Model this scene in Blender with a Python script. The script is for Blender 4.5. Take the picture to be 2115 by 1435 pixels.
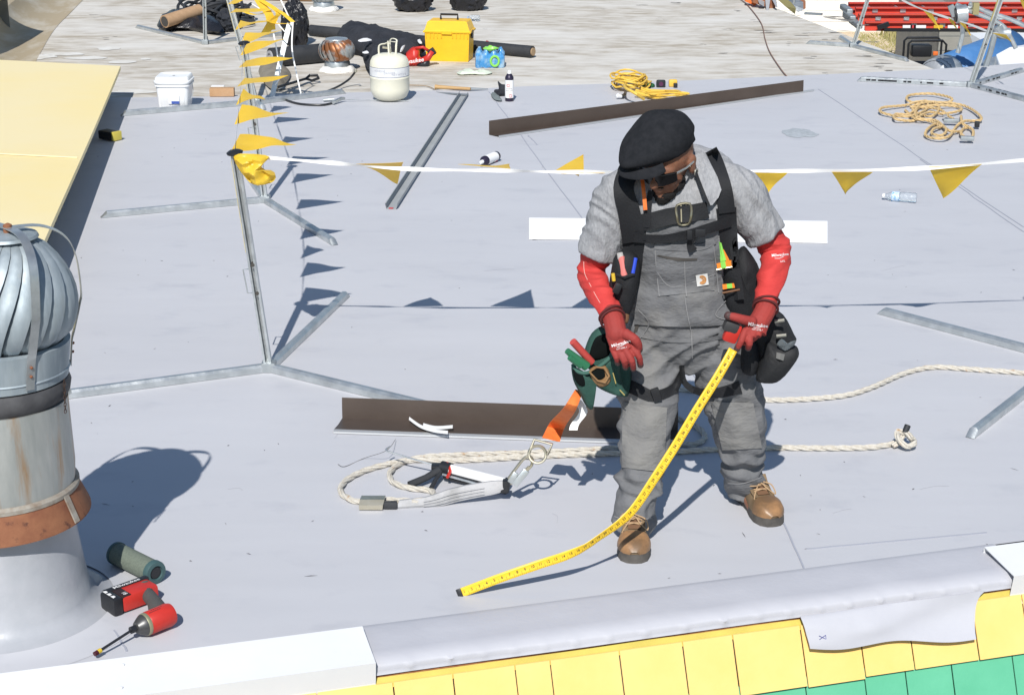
import bpy, bmesh, math, random
import numpy as np
from mathutils import Vector, Matrix, noise
from mathutils.bvhtree import BVHTree
R = math.radians
V = Vector
for o in list(bpy.data.objects): bpy.data.objects.remove(o)
SC = bpy.context.scene
COL = SC.collection
random.seed(7)
# ------------------------------------------------------------------ camera, light, exposure
FPX, PITCH, CAMH = 3589.0, R(18.6), 2.477
CX, CY = 1057.5, 717.5
cam = bpy.data.cameras.new('camera'); camo = bpy.data.objects.new('camera', cam); COL.objects.link(camo)
camo.location = (0, 0, CAMH); camo.rotation_euler = (R(90) - PITCH, 0, 0)
cam.sensor_width = 36; cam.lens = FPX / 2115 * 36; cam.clip_start = .1; cam.clip_end = 2000
SC.camera = camo
SUN = V((.13, 1.03, -1.0)).normalized()          # direction the light travels
SUN_EL = math.asin(-SUN.z)
sl = bpy.data.lights.new('sun', 'SUN'); sl.energy = 4.6; sl.angle = R(.5); sl.color = (1, .965, .91)
so = bpy.data.objects.new('sun', sl); COL.objects.link(so)
so.rotation_euler = SUN.to_track_quat('-Z', 'Y').to_euler()
w = bpy.data.worlds.new('World'); SC.world = w; w.use_nodes = True
nt = w.node_tree; sky = nt.nodes.new('ShaderNodeTexSky'); sky.sky_type = 'NISHITA'; sky.sun_disc = False
sky.sun_elevation = SUN_EL; sky.sun_rotation = math.atan2(-SUN.x, -SUN.y)
sky.air_density = 1.2; sky.dust_density = .2; sky.ozone_density = 2.2
nt.links.new(sky.outputs[0], nt.nodes['Background'].inputs[0]); nt.nodes['Background'].inputs[1].default_value = .085
SC.view_settings.view_transform = 'Standard'; SC.view_settings.look = 'None'
SC.view_settings.exposure = .12; SC.view_settings.gamma = 1
# ------------------------------------------------------------------ where things stand
cp, sp = math.cos(PITCH), math.sin(PITCH)
CAMP = V((0, 0, CAMH))
def ray(u, v):
    a, b = (u - CX) / FPX, -(v - CY) / FPX
    return V((a, cp + b * sp, -sp + b * cp))
def G(u, v, z=0.0):
    d = ray(u, v); return CAMP + d * ((z - CAMH) / d.z)
def P(u, v, y):
    d = ray(u, v); return CAMP + d * (y / d.y)
def s_at(p): return FPX / ((p.y) * cp + (CAMH - p.z) * sp)
# ------------------------------------------------------------------ materials
MATS = {}
def mat(name, col, rough=.6, metal=0., col2=None, ns=8., st=(1, 1, 1), lo=.35, hi=.65, detail=6., bump=0., bs=60., bst=None, bdist=.004,
        spec=.5, trans=0., coat=0., col3=None, n3=20., lo3=.6, hi3=.7, st3=None, rvar=0., sheen=0., rot=(0, 0, 0), sss=0., bd=4., ior=1.45):
    if name in MATS: return MATS[name]
    m = bpy.data.materials.new(name); m.use_nodes = True; t = m.node_tree; N = t.nodes; L = t.links
    b = N['Principled BSDF']; b.inputs['Base Color'].default_value = (*col, 1)
    b.inputs['Roughness'].default_value = rough; b.inputs['Metallic'].default_value = metal
    b.inputs['Specular IOR Level'].default_value = spec; b.inputs['Transmission Weight'].default_value = trans
    b.inputs['IOR'].default_value = ior
    if coat: b.inputs['Coat Weight'].default_value = coat; b.inputs['Coat Roughness'].default_value = .15
    if sheen: b.inputs['Sheen Weight'].default_value = sheen
    if sss: b.inputs['Subsurface Weight'].default_value = sss; b.inputs['Subsurface Scale'].default_value = .01
    tc = N.new('ShaderNodeTexCoord')
    def noi(scale, stretch, det=6.):
        mp = N.new('ShaderNodeMapping'); mp.inputs['Scale'].default_value = stretch; mp.inputs['Rotation'].default_value = rot
        L.new(tc.outputs['Object'], mp.inputs[0])
        n = N.new('ShaderNodeTexNoise'); n.inputs['Scale'].default_value = scale; n.inputs['Detail'].default_value = det
        n.inputs['Roughness'].default_value = .6
        L.new(mp.outputs[0], n.inputs['Vector']); return n
    last = None
    def layer(prev, c, n, lo, hi):
        r = N.new('ShaderNodeMapRange'); r.inputs[1].default_value = lo; r.inputs[2].default_value = hi
        L.new(n.outputs[0], r.inputs[0]); mx = N.new('ShaderNodeMix'); mx.data_type = 'RGBA'
        L.new(r.outputs[0], mx.inputs[0])
        if prev is None: mx.inputs[6].default_value = (*col, 1)
        else: L.new(prev, mx.inputs[6])
        mx.inputs[7].default_value = (*c, 1); return mx.outputs[2]
    if col2 is not None: last = layer(None, col2, noi(ns, st, detail), lo, hi)
    if col3 is not None: last = layer(last, col3, noi(n3, st3 or st), lo3, hi3)
    if last is not None: L.new(last, b.inputs['Base Color'])
    if rvar:
        n = noi(ns * 1.7, st); r = N.new('ShaderNodeMapRange'); r.inputs[1].default_value = .3; r.inputs[2].default_value = .7
        r.inputs[3].default_value = rough - rvar; r.inputs[4].default_value = rough + rvar
        L.new(n.outputs[0], r.inputs[0]); L.new(r.outputs[0], b.inputs['Roughness'])
    if bump:
        n = noi(bs, bst or (1, 1, 1), bd); bp = N.new('ShaderNodeBump'); bp.inputs['Strength'].default_value = bump
        bp.inputs['Distance'].default_value = bdist; L.new(n.outputs[0], bp.inputs['Height']); L.new(bp.outputs[0], b.inputs['Normal'])
    MATS[name] = m; return m
# ------------------------------------------------------------------ things, parts
WLOC = {}
def tag(o, label=None, cat=None, group=None, kind=None):
    if label: o['label'] = label
    if cat: o['category'] = cat
    if group: o['group'] = group
    if kind: o['kind'] = kind
    return o
def thing(name, label, cat, loc, group=None):
    o = bpy.data.objects.new(name, None); COL.objects.link(o); o.location = loc; o.empty_display_size = .1
    WLOC[o.name] = V(loc); return tag(o, label, cat, group)
class M:
    """collects faces in world coordinates; build() links them as one mesh object"""
    def __init__(s): s.v = []; s.f = []; s.T = None
    def add(s, vs, fs):
        n = len(s.v)
        for p in vs: s.v.append(s.T @ V(p) if s.T is not None else V(p))
        s.f += [tuple(i + n for i in f) for f in fs]; return s
    def box(s, c, size, rot=None, bev=0):
        c = V(c); h = V(size) / 2; rm = rot.to_matrix() if hasattr(rot, 'to_matrix') else (rot or Matrix.Identity(3))
        if bev:
            bm = bmesh.new(); bmesh.ops.create_cube(bm, size=1)
            for q in bm.verts: q.co = V((q.co.x * size[0], q.co.y * size[1], q.co.z * size[2]))
            bmesh.ops.bevel(bm, geom=bm.edges[:], offset=bev, segments=2, profile=.6, affect='EDGES')
            bm.verts.index_update()
            s.add([c + rm @ q.co for q in bm.verts], [tuple(q.index for q in f.verts) for f in bm.faces]); bm.free(); return s
        vs = [c + rm @ V((sx * h.x, sy * h.y, sz * h.z)) for sx in (-1, 1) for sy in (-1, 1) for sz in (-1, 1)]
        return s.add(vs, [(0, 1, 3, 2), (4, 6, 7, 5), (0, 4, 5, 1), (2, 3, 7, 6), (0, 2, 6, 4), (1, 5, 7, 3)])
    def bar(s, a, b, wd, hg, up=(0, 0, 1), ext=0, bev=0):
        a, b = V(a), V(b); d = (b - a).normalized(); a = a - d * ext; b = b + d * ext
        x = d.cross(V(up)).normalized(); z = x.cross(d)
        rm = Matrix((x, d, z)).transposed(); return s.box((a + b) / 2, (wd, (b - a).length, hg), rm, bev)
    def tube(s, pts, r, n=8, closed=False, caps=True, flat=1.0, up=None, twist=0):
        pts = [V(p) for p in pts]; k = len(pts); rs = r if hasattr(r, '__len__') else [r] * k
        prev = None; rings = []
        for i, p in enumerate(pts):
            if closed: d = pts[(i + 1) % k] - pts[i - 1]
            else: d = pts[min(i + 1, k - 1)] - pts[max(i - 1, 0)]
            d.normalize()
            if up is not None: x = d.cross(V(up)); x = x.normalized() if x.length > 1e-5 else V((1, 0, 0))
            elif prev is None:
                x = d.orthogonal().normalized()
            else: x = (prev - d * prev.dot(d)).normalized()
            prev = x; y = d.cross(x)
            rings.append([p + (x * math.cos(t) + y * math.sin(t) * flat) * rs[i] for t in [2 * math.pi * j / n + twist * i for j in range(n)]])
        vs = [q for g in rings for q in g]; fs = []
        for i in range(k if closed else k - 1):
            a = i * n; b = ((i + 1) % k) * n
            for j in range(n): fs.append((a + j, a + (j + 1) % n, b + (j + 1) % n, b + j))
        if caps and not closed:
            fs.append(tuple(range(n - 1, -1, -1))); fs.append(tuple((k - 1) * n + j for j in range(n)))
        return s.add(vs, fs)
    def lathe(s, prof, c=(0, 0, 0), n=24, axis=None, arc=None, cap=True):
        """prof: (radius, height) list along +z"""
        c = V(c); rm = V(axis).normalized().to_track_quat('Z', 'Y').to_matrix() if axis is not None else Matrix.Identity(3)
        vs = []; fs = []; k = len(prof)
        for (r, h) in prof:
            for j in range(n):
                t = 2 * math.pi * j / n; vs.append(c + rm @ V((r * math.cos(t), r * math.sin(t), h)))
        for i in range(k - 1):
            for j in range(n): fs.append((i * n + j, i * n + (j + 1) % n, (i + 1) * n + (j + 1) % n, (i + 1) * n + j))
        if cap: fs.append(tuple(range(n - 1, -1, -1))); fs.append(tuple((k - 1) * n + j for j in range(n)))
        return s.add(vs, fs)
    def grid(s, rows, closed=False):
        n = len(rows[0]); vs = [p for r in rows for p in r]; fs = []
        for i in range(len(rows) - 1):
            for j in range(n if closed else n - 1):
                k = (j + 1) % n; fs.append((i * n + j, i * n + k, (i + 1) * n + k, (i + 1) * n + j))
        return s.add(vs, fs)
    def slab(s, rows, off):
        """grid with thickness: off is a vector or function(p)->vector"""
        n = len(rows[0]); m = len(rows); top = [V(p) for r in rows for p in r]
        bot = [p + (off(p) if callable(off) else V(off)) for p in top]; fs = []; K = len(top)
        for i in range(m - 1):
            for j in range(n - 1):
                a, b, c, d = i * n + j, i * n + j + 1, (i + 1) * n + j + 1, (i + 1) * n + j
                fs.append((a, b, c, d)); fs.append((K + d, K + c, K + b, K + a))
        bd = [j for j in range(n)] + [i * n + n - 1 for i in range(1, m)] + [(m - 1) * n + j for j in range(n - 2, -1, -1)] + [i * n for i in range(m - 2, 0, -1)]
        for i in range(len(bd)): a, b = bd[i], bd[(i + 1) % len(bd)]; fs.append((b, a, K + a, K + b))
        return s.add(top + bot, fs)
    def poly(s, pts, off):
        pts = [V(p) for p in pts]; n = len(pts); off = V(off)
        fs = [tuple(range(n)), tuple(range(2 * n - 1, n - 1, -1))] + [((i + 1) % n, i, n + i, n + (i + 1) % n) for i in range(n)]
        return s.add(pts + [p + off for p in pts], fs)
    def pillow(s, pts, thick, front=(0, -1, 0), rings=6, back=.5, smooth=4, wob=0, ws=20, cen=None):
        pts = catmull([V(p) for p in pts], smooth, True) if smooth else [V(p) for p in pts]
        c = V(cen) if cen is not None else sum(pts, V()) / len(pts); fr = V(front).normalized(); n = len(pts)
        def side(sg, t):
            vs = []
            for k in range(rings + 1):
                f = k / rings; h = math.sqrt(max(0, 1 - (1 - f) ** 2.2)) * t
                for p in pts:
                    q = p.lerp(c, min(f, .999)) + fr * h * sg
                    if wob and k: q = q + fr * (noise.noise(q * ws) * wob * sg)
                    vs.append(q)
            fs = []
            for k in range(rings):
                for j in range(n):
                    a = (k * n + j, k * n + (j + 1) % n, (k + 1) * n + (j + 1) % n, (k + 1) * n + j)
                    fs.append(a if sg > 0 else a[::-1])
            s.add(vs, fs)
        side(1, thick); side(-1, thick * back); return s
    def ball(s, c, r, n=16, m=10, fn=None):
        c = V(c); r = V(r) if hasattr(r, '__len__') else V((r, r, r)); vs = []; fs = []
        for i in range(m + 1):
            a = math.pi * i / m
            for j in range(n):
                t = 2 * math.pi * j / n; d = V((math.sin(a) * math.cos(t), math.sin(a) * math.sin(t), -math.cos(a)))
                q = V((d.x * r.x, d.y * r.y, d.z * r.z))
                if fn: q = fn(q, d)
                vs.append(c + q)
        for i in range(m):
            for j in range(n): fs.append((i * n + j, i * n + (j + 1) % n, (i + 1) * n + (j + 1) % n, (i + 1) * n + j))
        return s.add(vs, fs)
    def build(s, name, m, parent=None, smooth=False, label=None, auto=35, remesh=0, smit=0, fn=None, cat=None, group=None, kind=None, origin=None, weld=1e-5):
        me = bpy.data.meshes.new(name)
        if parent is not None: off = WLOC[parent.name]
        elif origin is not None: off = V(origin)
        else:
            xs = [p.x for p in s.v]; ys = [p.y for p in s.v]; off = V(((min(xs) + max(xs)) / 2, (min(ys) + max(ys)) / 2, min(p.z for p in s.v)))
        me.from_pydata([tuple(p - off) for p in s.v], [], s.f)
        bm = bmesh.new(); bm.from_mesh(me)
        if weld: bmesh.ops.remove_doubles(bm, verts=bm.verts, dist=weld)
        bmesh.ops.recalc_face_normals(bm, faces=bm.faces); bm.to_mesh(me); bm.free()
        o = bpy.data.objects.new(name, me); COL.objects.link(o)
        if remesh:
            md = o.modifiers.new('r', 'REMESH'); md.mode = 'VOXEL'; md.voxel_size = remesh; md.use_smooth_shade = True
            if smit:
                sm = o.modifiers.new('s', 'SMOOTH'); sm.iterations = smit; sm.factor = .6
            me2 = bpy.data.meshes.new_from_object(o.evaluated_get(bpy.context.evaluated_depsgraph_get()))
            o.modifiers.clear(); o.data = me2; me2.name = name; me = me2; smooth = True; auto = 0
        if fn:
            me.update(); nr = [V(q.normal) for q in me.vertices]
            for q, nn in zip(me.vertices, nr): q.co = fn(q.co + off, nn) - off
            me.update()
        if smooth:
            for p in me.polygons: p.use_smooth = True
            if auto: me.set_sharp_from_angle(angle=R(auto))
        me.materials.clear(); me.materials.append(m)
        if parent is not None: o.parent = parent; WLOC[o.name] = off
        else: o.location = off; WLOC[o.name] = off
        tag(o, label, cat, group, kind); return o
def catmull(pts, k, closed=False):
    pts = [V(p) for p in pts]; n = len(pts); out = []
    for i in range(n if closed else n - 1):
        if closed: a, b, c, d = pts[i - 1], pts[i], pts[(i + 1) % n], pts[(i + 2) % n]
        else: a, b, c, d = pts[max(i - 1, 0)], pts[i], pts[i + 1], pts[min(i + 2, n - 1)]
        for j in range(k):
            t = j / k; out.append(.5 * ((2 * b) + (c - a) * t + (2 * a - 5 * b + 4 * c - d) * t * t + (3 * b - a - 3 * c + d) * t ** 3))
    if not closed: out.append(pts[-1])
    return out
def resample(pts, step):
    out = [pts[0].copy()]; acc = 0
    for a, b in zip(pts, pts[1:]):
        L = (b - a).length
        if L < 1e-9: continue
        t = step - acc
        while t <= L: out.append(a.lerp(b, t / L)); t += step
        acc = L - (t - step)
    return out
def dup(o, parent=None, loc=None, rotz=None, label=None):
    c = o.copy(); COL.objects.link(c)
    if parent is not None: c.parent = parent
    if loc is not None: c.location = loc
    if rotz is not None: c.rotation_euler.z = rotz
    if label: c['label'] = label
    for ch in list(o.children): dup(ch, c)
    return c
def rope(m, pts, r, n=6, pitch=7.0):
    """three twisted strands"""
    pts = resample(pts, r * 1.1)
    fr = []; prev = None
    for i, p in enumerate(pts):
        d = (pts[min(i + 1, len(pts) - 1)] - pts[max(i - 1, 0)]).normalized()
        x = d.orthogonal().normalized() if prev is None else (prev - d * prev.dot(d)).normalized()
        prev = x; fr.append((p, x, d.cross(x)))
    for k in range(3):
        line = []
        for i, (p, x, y) in enumerate(fr):
            a = 2 * math.pi * k / 3 + i * 1.1 / pitch * 2 * math.pi * .5
            line.append(p + (x * math.cos(a) + y * math.sin(a)) * r * .5)
        m.tube(line, r * .56, n)
    return m
FONTC = {}
def text_mesh(s, size=1.0, bold=0.0):
    """2D outline of a word: list of verts (x,y) and faces; origin at the middle"""
    key = (s, bold)
    if key not in FONTC:
        cu = bpy.data.curves.new('t', 'FONT'); cu.body = s; cu.size = 1; cu.align_x = 'CENTER'; cu.align_y = 'CENTER'; cu.offset = bold; cu.resolution_u = 3
        o = bpy.data.objects.new('t', cu); COL.objects.link(o)
        me = bpy.data.meshes.new_from_object(o.evaluated_get(bpy.context.evaluated_depsgraph_get()))
        FONTC[key] = ([(q.co.x, q.co.y) for q in me.vertices], [tuple(p.vertices) for p in me.polygons])
        bpy.data.objects.remove(o); bpy.data.curves.remove(cu); bpy.data.meshes.remove(me)
    vs, fs = FONTC[key]; return [(x * size, y * size) for x, y in vs], fs
def words(m, s, size, c, right, up, bold=0.0, sx=1.0):
    vs, fs = text_mesh(s, size, bold); c = V(c); right = V(right).normalized(); up = V(up).normalized()
    return m.add([c + right * x * sx + up * y for x, y in vs], fs)
def mesh_bvh(objs):
    vs = []; fs = []
    for o in objs:
        n = len(vs); off = WLOC[o.name]; vs += [q.co + off for q in o.data.vertices]; fs += [tuple(i + n for i in p.vertices) for p in o.data.polygons]
    return BVHTree.FromPolygons(vs, fs)
def hit(bvh, u, v, off=.003, miss=None):
    d = ray(u, v).normalized(); p, n, i, dist = bvh.ray_cast(CAMP, d)
    if p is None:
        q = P(u, v, miss or 5.4); p, n, i, dist = bvh.find_nearest(q)
        return q if miss else p + n * off, V((0, -1, .2)).normalized()
    if n.dot(d) > 0: n = -n
    return p + n * off, n
# ------------------------------------------------------------------ materials used all over
m_memb = mat('membrane', (.495, .50, .53), .6, col2=(.525, .53, .56), ns=1.1, st=(.7, 1.8, 1), lo=.3, hi=.7, bump=.22, bs=1.5, bst=(.5, 2.6, 1), bdist=.018, bd=2,
             col3=(.42, .43, .47), n3=4.5, lo3=.56, hi3=.86, st3=(.8, 1.3, 1))
m_memb2 = mat('membrane_plain', (.455, .46, .50), .6, col2=(.48, .485, .525), ns=6, bump=.3, bs=8, bdist=.008)
m_seam = mat('seam_edge', (.36, .375, .43), .6)
m_old = mat('weathered_coating', (.60, .57, .515), .85, col2=(.36, .31, .24), ns=11, st=(.34, .9, 1), lo=.40, hi=.68, detail=15, bump=.35, bs=14, bst=(.6, 1.6, 1), bdist=.01,
            col3=(.66, .64, .60), n3=1.7, lo3=.46, hi3=.70, st3=(.45, .9, 1), rot=(0, 0, R(7)))
m_cove = mat('cove_coating', (.40, .33, .225), .85, col2=(.54, .50, .42), ns=2.6, st=(2.2, .5, 1), lo=.46, hi=.72, detail=10, bump=.4, bs=12)
m_strip = mat('white_strip', (.93, .93, .92), .6)
m_white = mat('white_metal', (.78, .79, .80), .4, col2=(.74, .75, .765), ns=3)
m_yel = mat('yellow_paint', (.83, .55, .165), .6, col2=(.87, .59, .21), ns=5, lo=.3, hi=.7, bump=.3, bs=25, bdist=.003, col3=(.80, .58, .20), n3=16, lo3=.66, hi3=.85)
m_grn = mat('green_paint', (.10, .42, .25), .6, col2=(.12, .46, .28), ns=7, bump=.3, bs=25, bdist=.003)
m_ypan = mat('pale_yellow_panel', (.86, .73, .42), .5, col2=(.88, .71, .31), ns=.5, lo=.45, hi=.75, bump=.15, bs=2, bdist=.01)
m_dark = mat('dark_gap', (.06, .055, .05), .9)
m_rwood = mat('rusty_board', (.22, .07, .03), .85, col2=(.34, .16, .06), ns=20)
m_galv = mat('galvanised', (.46, .49, .50), .38, .75, col2=(.60, .63, .64), ns=14, lo=.35, hi=.65, bump=.15, bs=120, rvar=.1, col3=(.36, .38, .39), n3=5, lo3=.55, hi3=.75)
m_galvd = mat('galvanised_dull', (.30, .33, .35), .5, .6, col2=(.42, .45, .46), ns=8, bump=.1, bs=90)
m_black = mat('black_plastic', (.018, .019, .022), .4, bump=.1, bs=80)
m_blackrub = mat('black_rubber', (.022, .024, .028), .65, col2=(.04, .042, .046), ns=6, bump=.2, bs=30)
m_bag = mat('black_film', (.010, .011, .014), .28, col2=(.02, .02, .025), ns=5, bump=.9, bs=14, bdist=.02)
m_cloth = mat('black_cloth', (.018, .020, .026), .85, col2=(.03, .033, .042), ns=8, bump=.6, bs=22, bdist=.012)
m_flag = mat('yellow_film', (.90, .66, .08), .4, col2=(.86, .60, .05), ns=7, bump=.3, bs=18, bdist=.01)
m_tapew = mat('white_tape', (.85, .85, .84), .5)
# translucent flags
t = m_flag.node_tree; b = t.nodes['Principled BSDF']
tr = t.nodes.new('ShaderNodeBsdfTranslucent'); tr.inputs[0].default_value = (.95, .74, .14, 1); mx = t.nodes.new('ShaderNodeMixShader'); mx.inputs[0].default_value = .35
t.links.new(b.outputs[0], mx.inputs[1]); t.links.new(tr.outputs[0], mx.inputs[2]); t.links.new(mx.outputs[0], t.nodes['Material Output'].inputs[0])
# ------------------------------------------------------------------ the setting
gm = mat('asphalt', (.10, .10, .10), .9, col2=(.16, .155, .15), ns=2, bump=.4, bs=30)
g = M(); g.grid([[V((-200, -60, -3.3)), V((200, -60, -3.3))], [V((-200, 400, -3.3)), V((200, 400, -3.3))]]).build('ground', gm, kind='structure')
# dry yard strip before the far wall
m_dry = mat('dry_soil', (.50, .40, .28), .95, col2=(.62, .52, .38), ns=1.5, detail=10)
yd = M(); yd.grid([[V((2, 22, -3.29)), V((30, 22, -3.29))], [V((2, 39.6, -3.29)), V((30, 39.6, -3.29))]]).build('ground_dry_yard', m_dry, kind='structure')

bld = thing('shop_building', 'building under the worker with pale grey membrane roof and yellow and green shingles', 'building', (0, 5.0, -.4))
E0, E1 = G(757, 1368), G(2068, 1190); e = (E1 - E0).normalized(); nin = V((-e.y, e.x, 0)); OUT = -nin
def E(t, d=0, z=0): return E0 + e * t + nin * d + V((0, 0, z))       # t along the edge, d inwards
TL, TR = -1.35, 4.0
def tpix(u, v): p = G(u, v); return (p - E0).dot(e)
far = [(-300, 214), (240, 202), (480, 199), (700, 192), (930, 186), (1100, 178), (1300, 172), (1660, 156), (1900, 145), (2115, 131), (2500, 112)]
farp = [G(*q) for q in far]; farp[0] = V((-7, farp[0].y, 0)); farp[-1] = V((7, farp[-1].y, 0))
rows = []
for k, fp in enumerate(farp):
    f = k / (len(farp) - 1); tt = -4.5 + f * 11.0; nearp = E(tt, .22)
    rows.append([nearp.lerp(fp, j / 24) for j in range(25)])
M().grid(rows).build('membrane_roof', m_memb, bld, smooth=True)
# seams of the membrane: laps 3 mm proud
def seam(a, b, w=.012, h=.003):
    sm = M()
    a, b = G(*a), G(*b); n = 14
    pts = [a.lerp(b, i / n) + V((noise.noise(V((i * .7, a.x, 0))) * .012, 0, .0005)) for i in range(n + 1)]
    d = (b - a).normalized(); x = V((-d.y, d.x, 0)) * w / 2; sm.slab([[p - x, p + x] for p in pts], (0, 0, h)).build('seam', m_seam, bld)
for a, b in [((1010, 190), (1215, 470)), ((1215, 470), (1560, 960)), ((1560, 960), (1665, 1180)), ((1690, 185), (2115, 470)), ((1900, 330), (2115, 480)), ((1665, 1134), (2040, 1100)),
             ((1090, 280), (1110, 300)), ((262, 1345), (200, 1240)), ((150, 1338), (310, 1205)), ((60, 210), (60, 300))]: seam(a, b, .006, .002)
m_stain = mat('dried_stain', (.44, .445, .48), .65, col2=(.48, .49, .525), ns=9)
random.seed(31)
for (u0, v0, u1, v1) in [(1180, 770, 1215, 762), (700, 880, 690, 905), (1140, 1060, 1150, 1080), (470, 1010, 500, 1012), (1900, 1010, 1960, 1004), (600, 720, 640, 700), (1000, 560, 1060, 556), (1820, 560, 1870, 548), (1720, 1060, 1760, 1052)]:
    a_, b_ = G(u0, v0, .001), G(u1, v1, .001); m_ = a_.lerp(b_, .5) + V((.01, .015, 0)); q_ = catmull([a_, m_, b_], 6); M().slab([[p, p + V((.002, .003, 0))] for p in q_], (0, 0, .0003)).build('scuff', m_stain, bld)
# bonded edge: raised crease, slope, turned-down lip with nail puckers
def edge_wrap(t0, t1, lip, name, label=None, prof=None):
    n = int((t1 - t0) / .012); rows = []
    for i in range(n + 1):
        t = t0 + (t1 - t0) * i / n; w1 = noise.noise(V((t * 2.2, 1, 0))) * .008; w2 = noise.noise(V((t * 5, 7, 0))) * .006
        pk = -.008 * max(0, math.cos(t * 2 * math.pi / .11 + 2.5 * noise.noise(V((t * 2, 0, 9))))) ** 14
        rr = [E(t, .225, .001), E(t, .208, .006), E(t, .192, .008 + w1 * .4), E(t, .12, .005 + w2 * .7), E(t, .06, .002 + w2 * .7), E(t, .022 + w1, .002), E(t, .0 + w1 * .5, -.010),
              E(t, -.008 + w1 * .5 + pk, -.018), E(t, -.006 + w1 + pk, -.030), E(t, -.012 + w1, -lip - w1 * .35)]
        rows.append(rr)
    return M().grid(rows).build(name, m_memb2, bld, smooth=True, auto=70, label=label)
ta, tb = -.05, (E1 - E0).dot(e) + .10
edge_wrap(ta, tb, .040, 'membrane_edge')
# loose hanging flap
f0, f1 = (G(1650, 1250) - E0).dot(e) , (G(2028, 1195) - E0).dot(e)
rows = []
for i in range(41):
    f = i / 40; L = .088 + .040 * f + .006 * math.sin(f * 9)
    r = []
    for j in range(11):
        q = j / 10; t = f0 + .012 * q + (f1 - .075 * q ** .6 - f0) * f
        bulge = math.sin(q * math.pi) * .018 * math.sin(f * math.pi * 1.6 + .4) + noise.noise(V((f * 3, q * 2, 3))) * .010
        r.append(E(t, -.024 - q * L * .42 - bulge - .02 * q, -.03 - q * L * .96))
    rows.append(r)
M().slab(rows, -nin * -.003).build('loose_membrane_flap', m_memb2, bld, smooth=True, auto=50, label='loose membrane flap hanging over the yellow shingles')
# little inked cross on the flap
mk = M(); c = E(f0 + .055, -.062, -.085)
sl_ = (OUT * .4 + V((0, 0, -.96))).normalized()
for a, b in (((-1, -.7), (1, .8)), ((-1, .6), (1, -.6)), ((1, -.6), (1, .8))):
    mk.bar(c + e * a[0] * .011 + sl_ * a[1] * .009 + OUT * .012, c + e * b[0] * .011 + sl_ * b[1] * .009 + OUT * .012, .0016, .001, up=OUT)
mk.build('ink_mark', mat('blue_ink', (.03, .04, .25), .5), bld)
# boards and yellow top strip below the lip, then shingles running down a steep mansard
A_ = .375
def S(t, k, out=0): return E(t, 0, -.018) + (OUT * A_ + V((0, 0, -1))) * k + OUT * out
M().grid([[S(t, .0, -.02), S(t, .055, -.012), S(t, 1.3, -.012)] for t in (TL * 2, 7)]).build('wall', m_dark, bld)
M().slab([[S(t, .008, -.016), S(t, .034, -.016)] for t in (TL * 2, 7)], OUT * .006).build('rusty_board', m_rwood, bld)
ys = M(); rows = []
for i in range(160):
    t = TL * 2 + i * .06; w = noise.noise(V((t * 3, 0, 5))) * .006
    rows.append([S(t, .025 + w, -.016), S(t, .028 + w, -.012), S(t, .045, -.006), S(t, .060, .0)])
ys.grid(rows).build('top_strip', mat('yellow_strip_shaded', (.60, .50, .10), .6, col2=(.52, .42, .08), ns=9), bld, smooth=True)  # olive tone paints in the shade under the membrane lip
random.seed(11)
def course(k0, k1, m, widths, start, name, lift):
    b_ = M(); t = start; i = 0
    while t < 5.5:
        wdt = widths[i % len(widths)] * random.uniform(.88, 1.14); gp = random.uniform(.003, .006); dz = random.uniform(-.004, .004); l2 = lift + random.uniform(0, .004)
        a, b2 = t + gp / 2, t + wdt - gp / 2; n = 4; rows = []
        for q in range(n + 1):
            x = a + (b2 - a) * q / n; rows.append([S(x, k0, .004), S(x, (k0 + k1) / 2, .004 + l2 * .5), S(x, k1 + dz, .004 + l2)])
        b_.slab(rows, -OUT * .005); t += wdt; i += 1
    return b_.build(name, m, bld)
def tw(us, vline):  # slit positions measured along the wall
    return [((G(u, vline(u)) - E0).dot(e)) for u in us]
course(.046, .214, m_yel, [.19, .21, .20, .20, .21, .12, .20, .22, .18, .20, .21], -2.75, 'yellow_shingles', .016)
course(.196, .42, m_grn, [.16, .17, .21, .15, .18, .19], -2.7, 'green_shingles', .012)
course(.40, .68, m_yel, [.2], -2.7, 'lower_yellow_shingles', .008)
# white metal copings on the edge
def coping(t0, t1, name, label, back, fr, face):
    c_ = M(); q = []
    for t in (t0, (t0 + t1) / 2, t1):
        q.append([E(t, back, .004), E(t, back - .004, .030), E(t, -fr, .012), E(t, -fr + .016, -face), E(t, -fr + .000, -face - .010)])
    c_.slab(q, V((0, 0, -.003)) + nin * .002).build(name, m_white, bld, label=label)
bL, bR = G(748, 1291, .03) - E0, G(2032, 1128, .03) - E0
coping(-4, bL.dot(e), 'edge_coping', 'left white metal coping', bL.dot(nin), .030, .088)
coping(bR.dot(e), 6, 'edge_coping', 'right white metal coping', bR.dot(nin), .030, .080)
for u, v in ((253, 1371), (249, 1412)):
    p = G(u, v, .03); sc = M(); sc.lathe([(.006, 0), (.006, .003), (.002, .005)], p + V((0, 0, -.003 if v < 1400 else -.012)), 10); sc.build('screw', m_white, bld, smooth=True)
M().box((0, 8, -2.2), (13.8, 8, 2.0)).build('building_mass', m_dark, bld)

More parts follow.
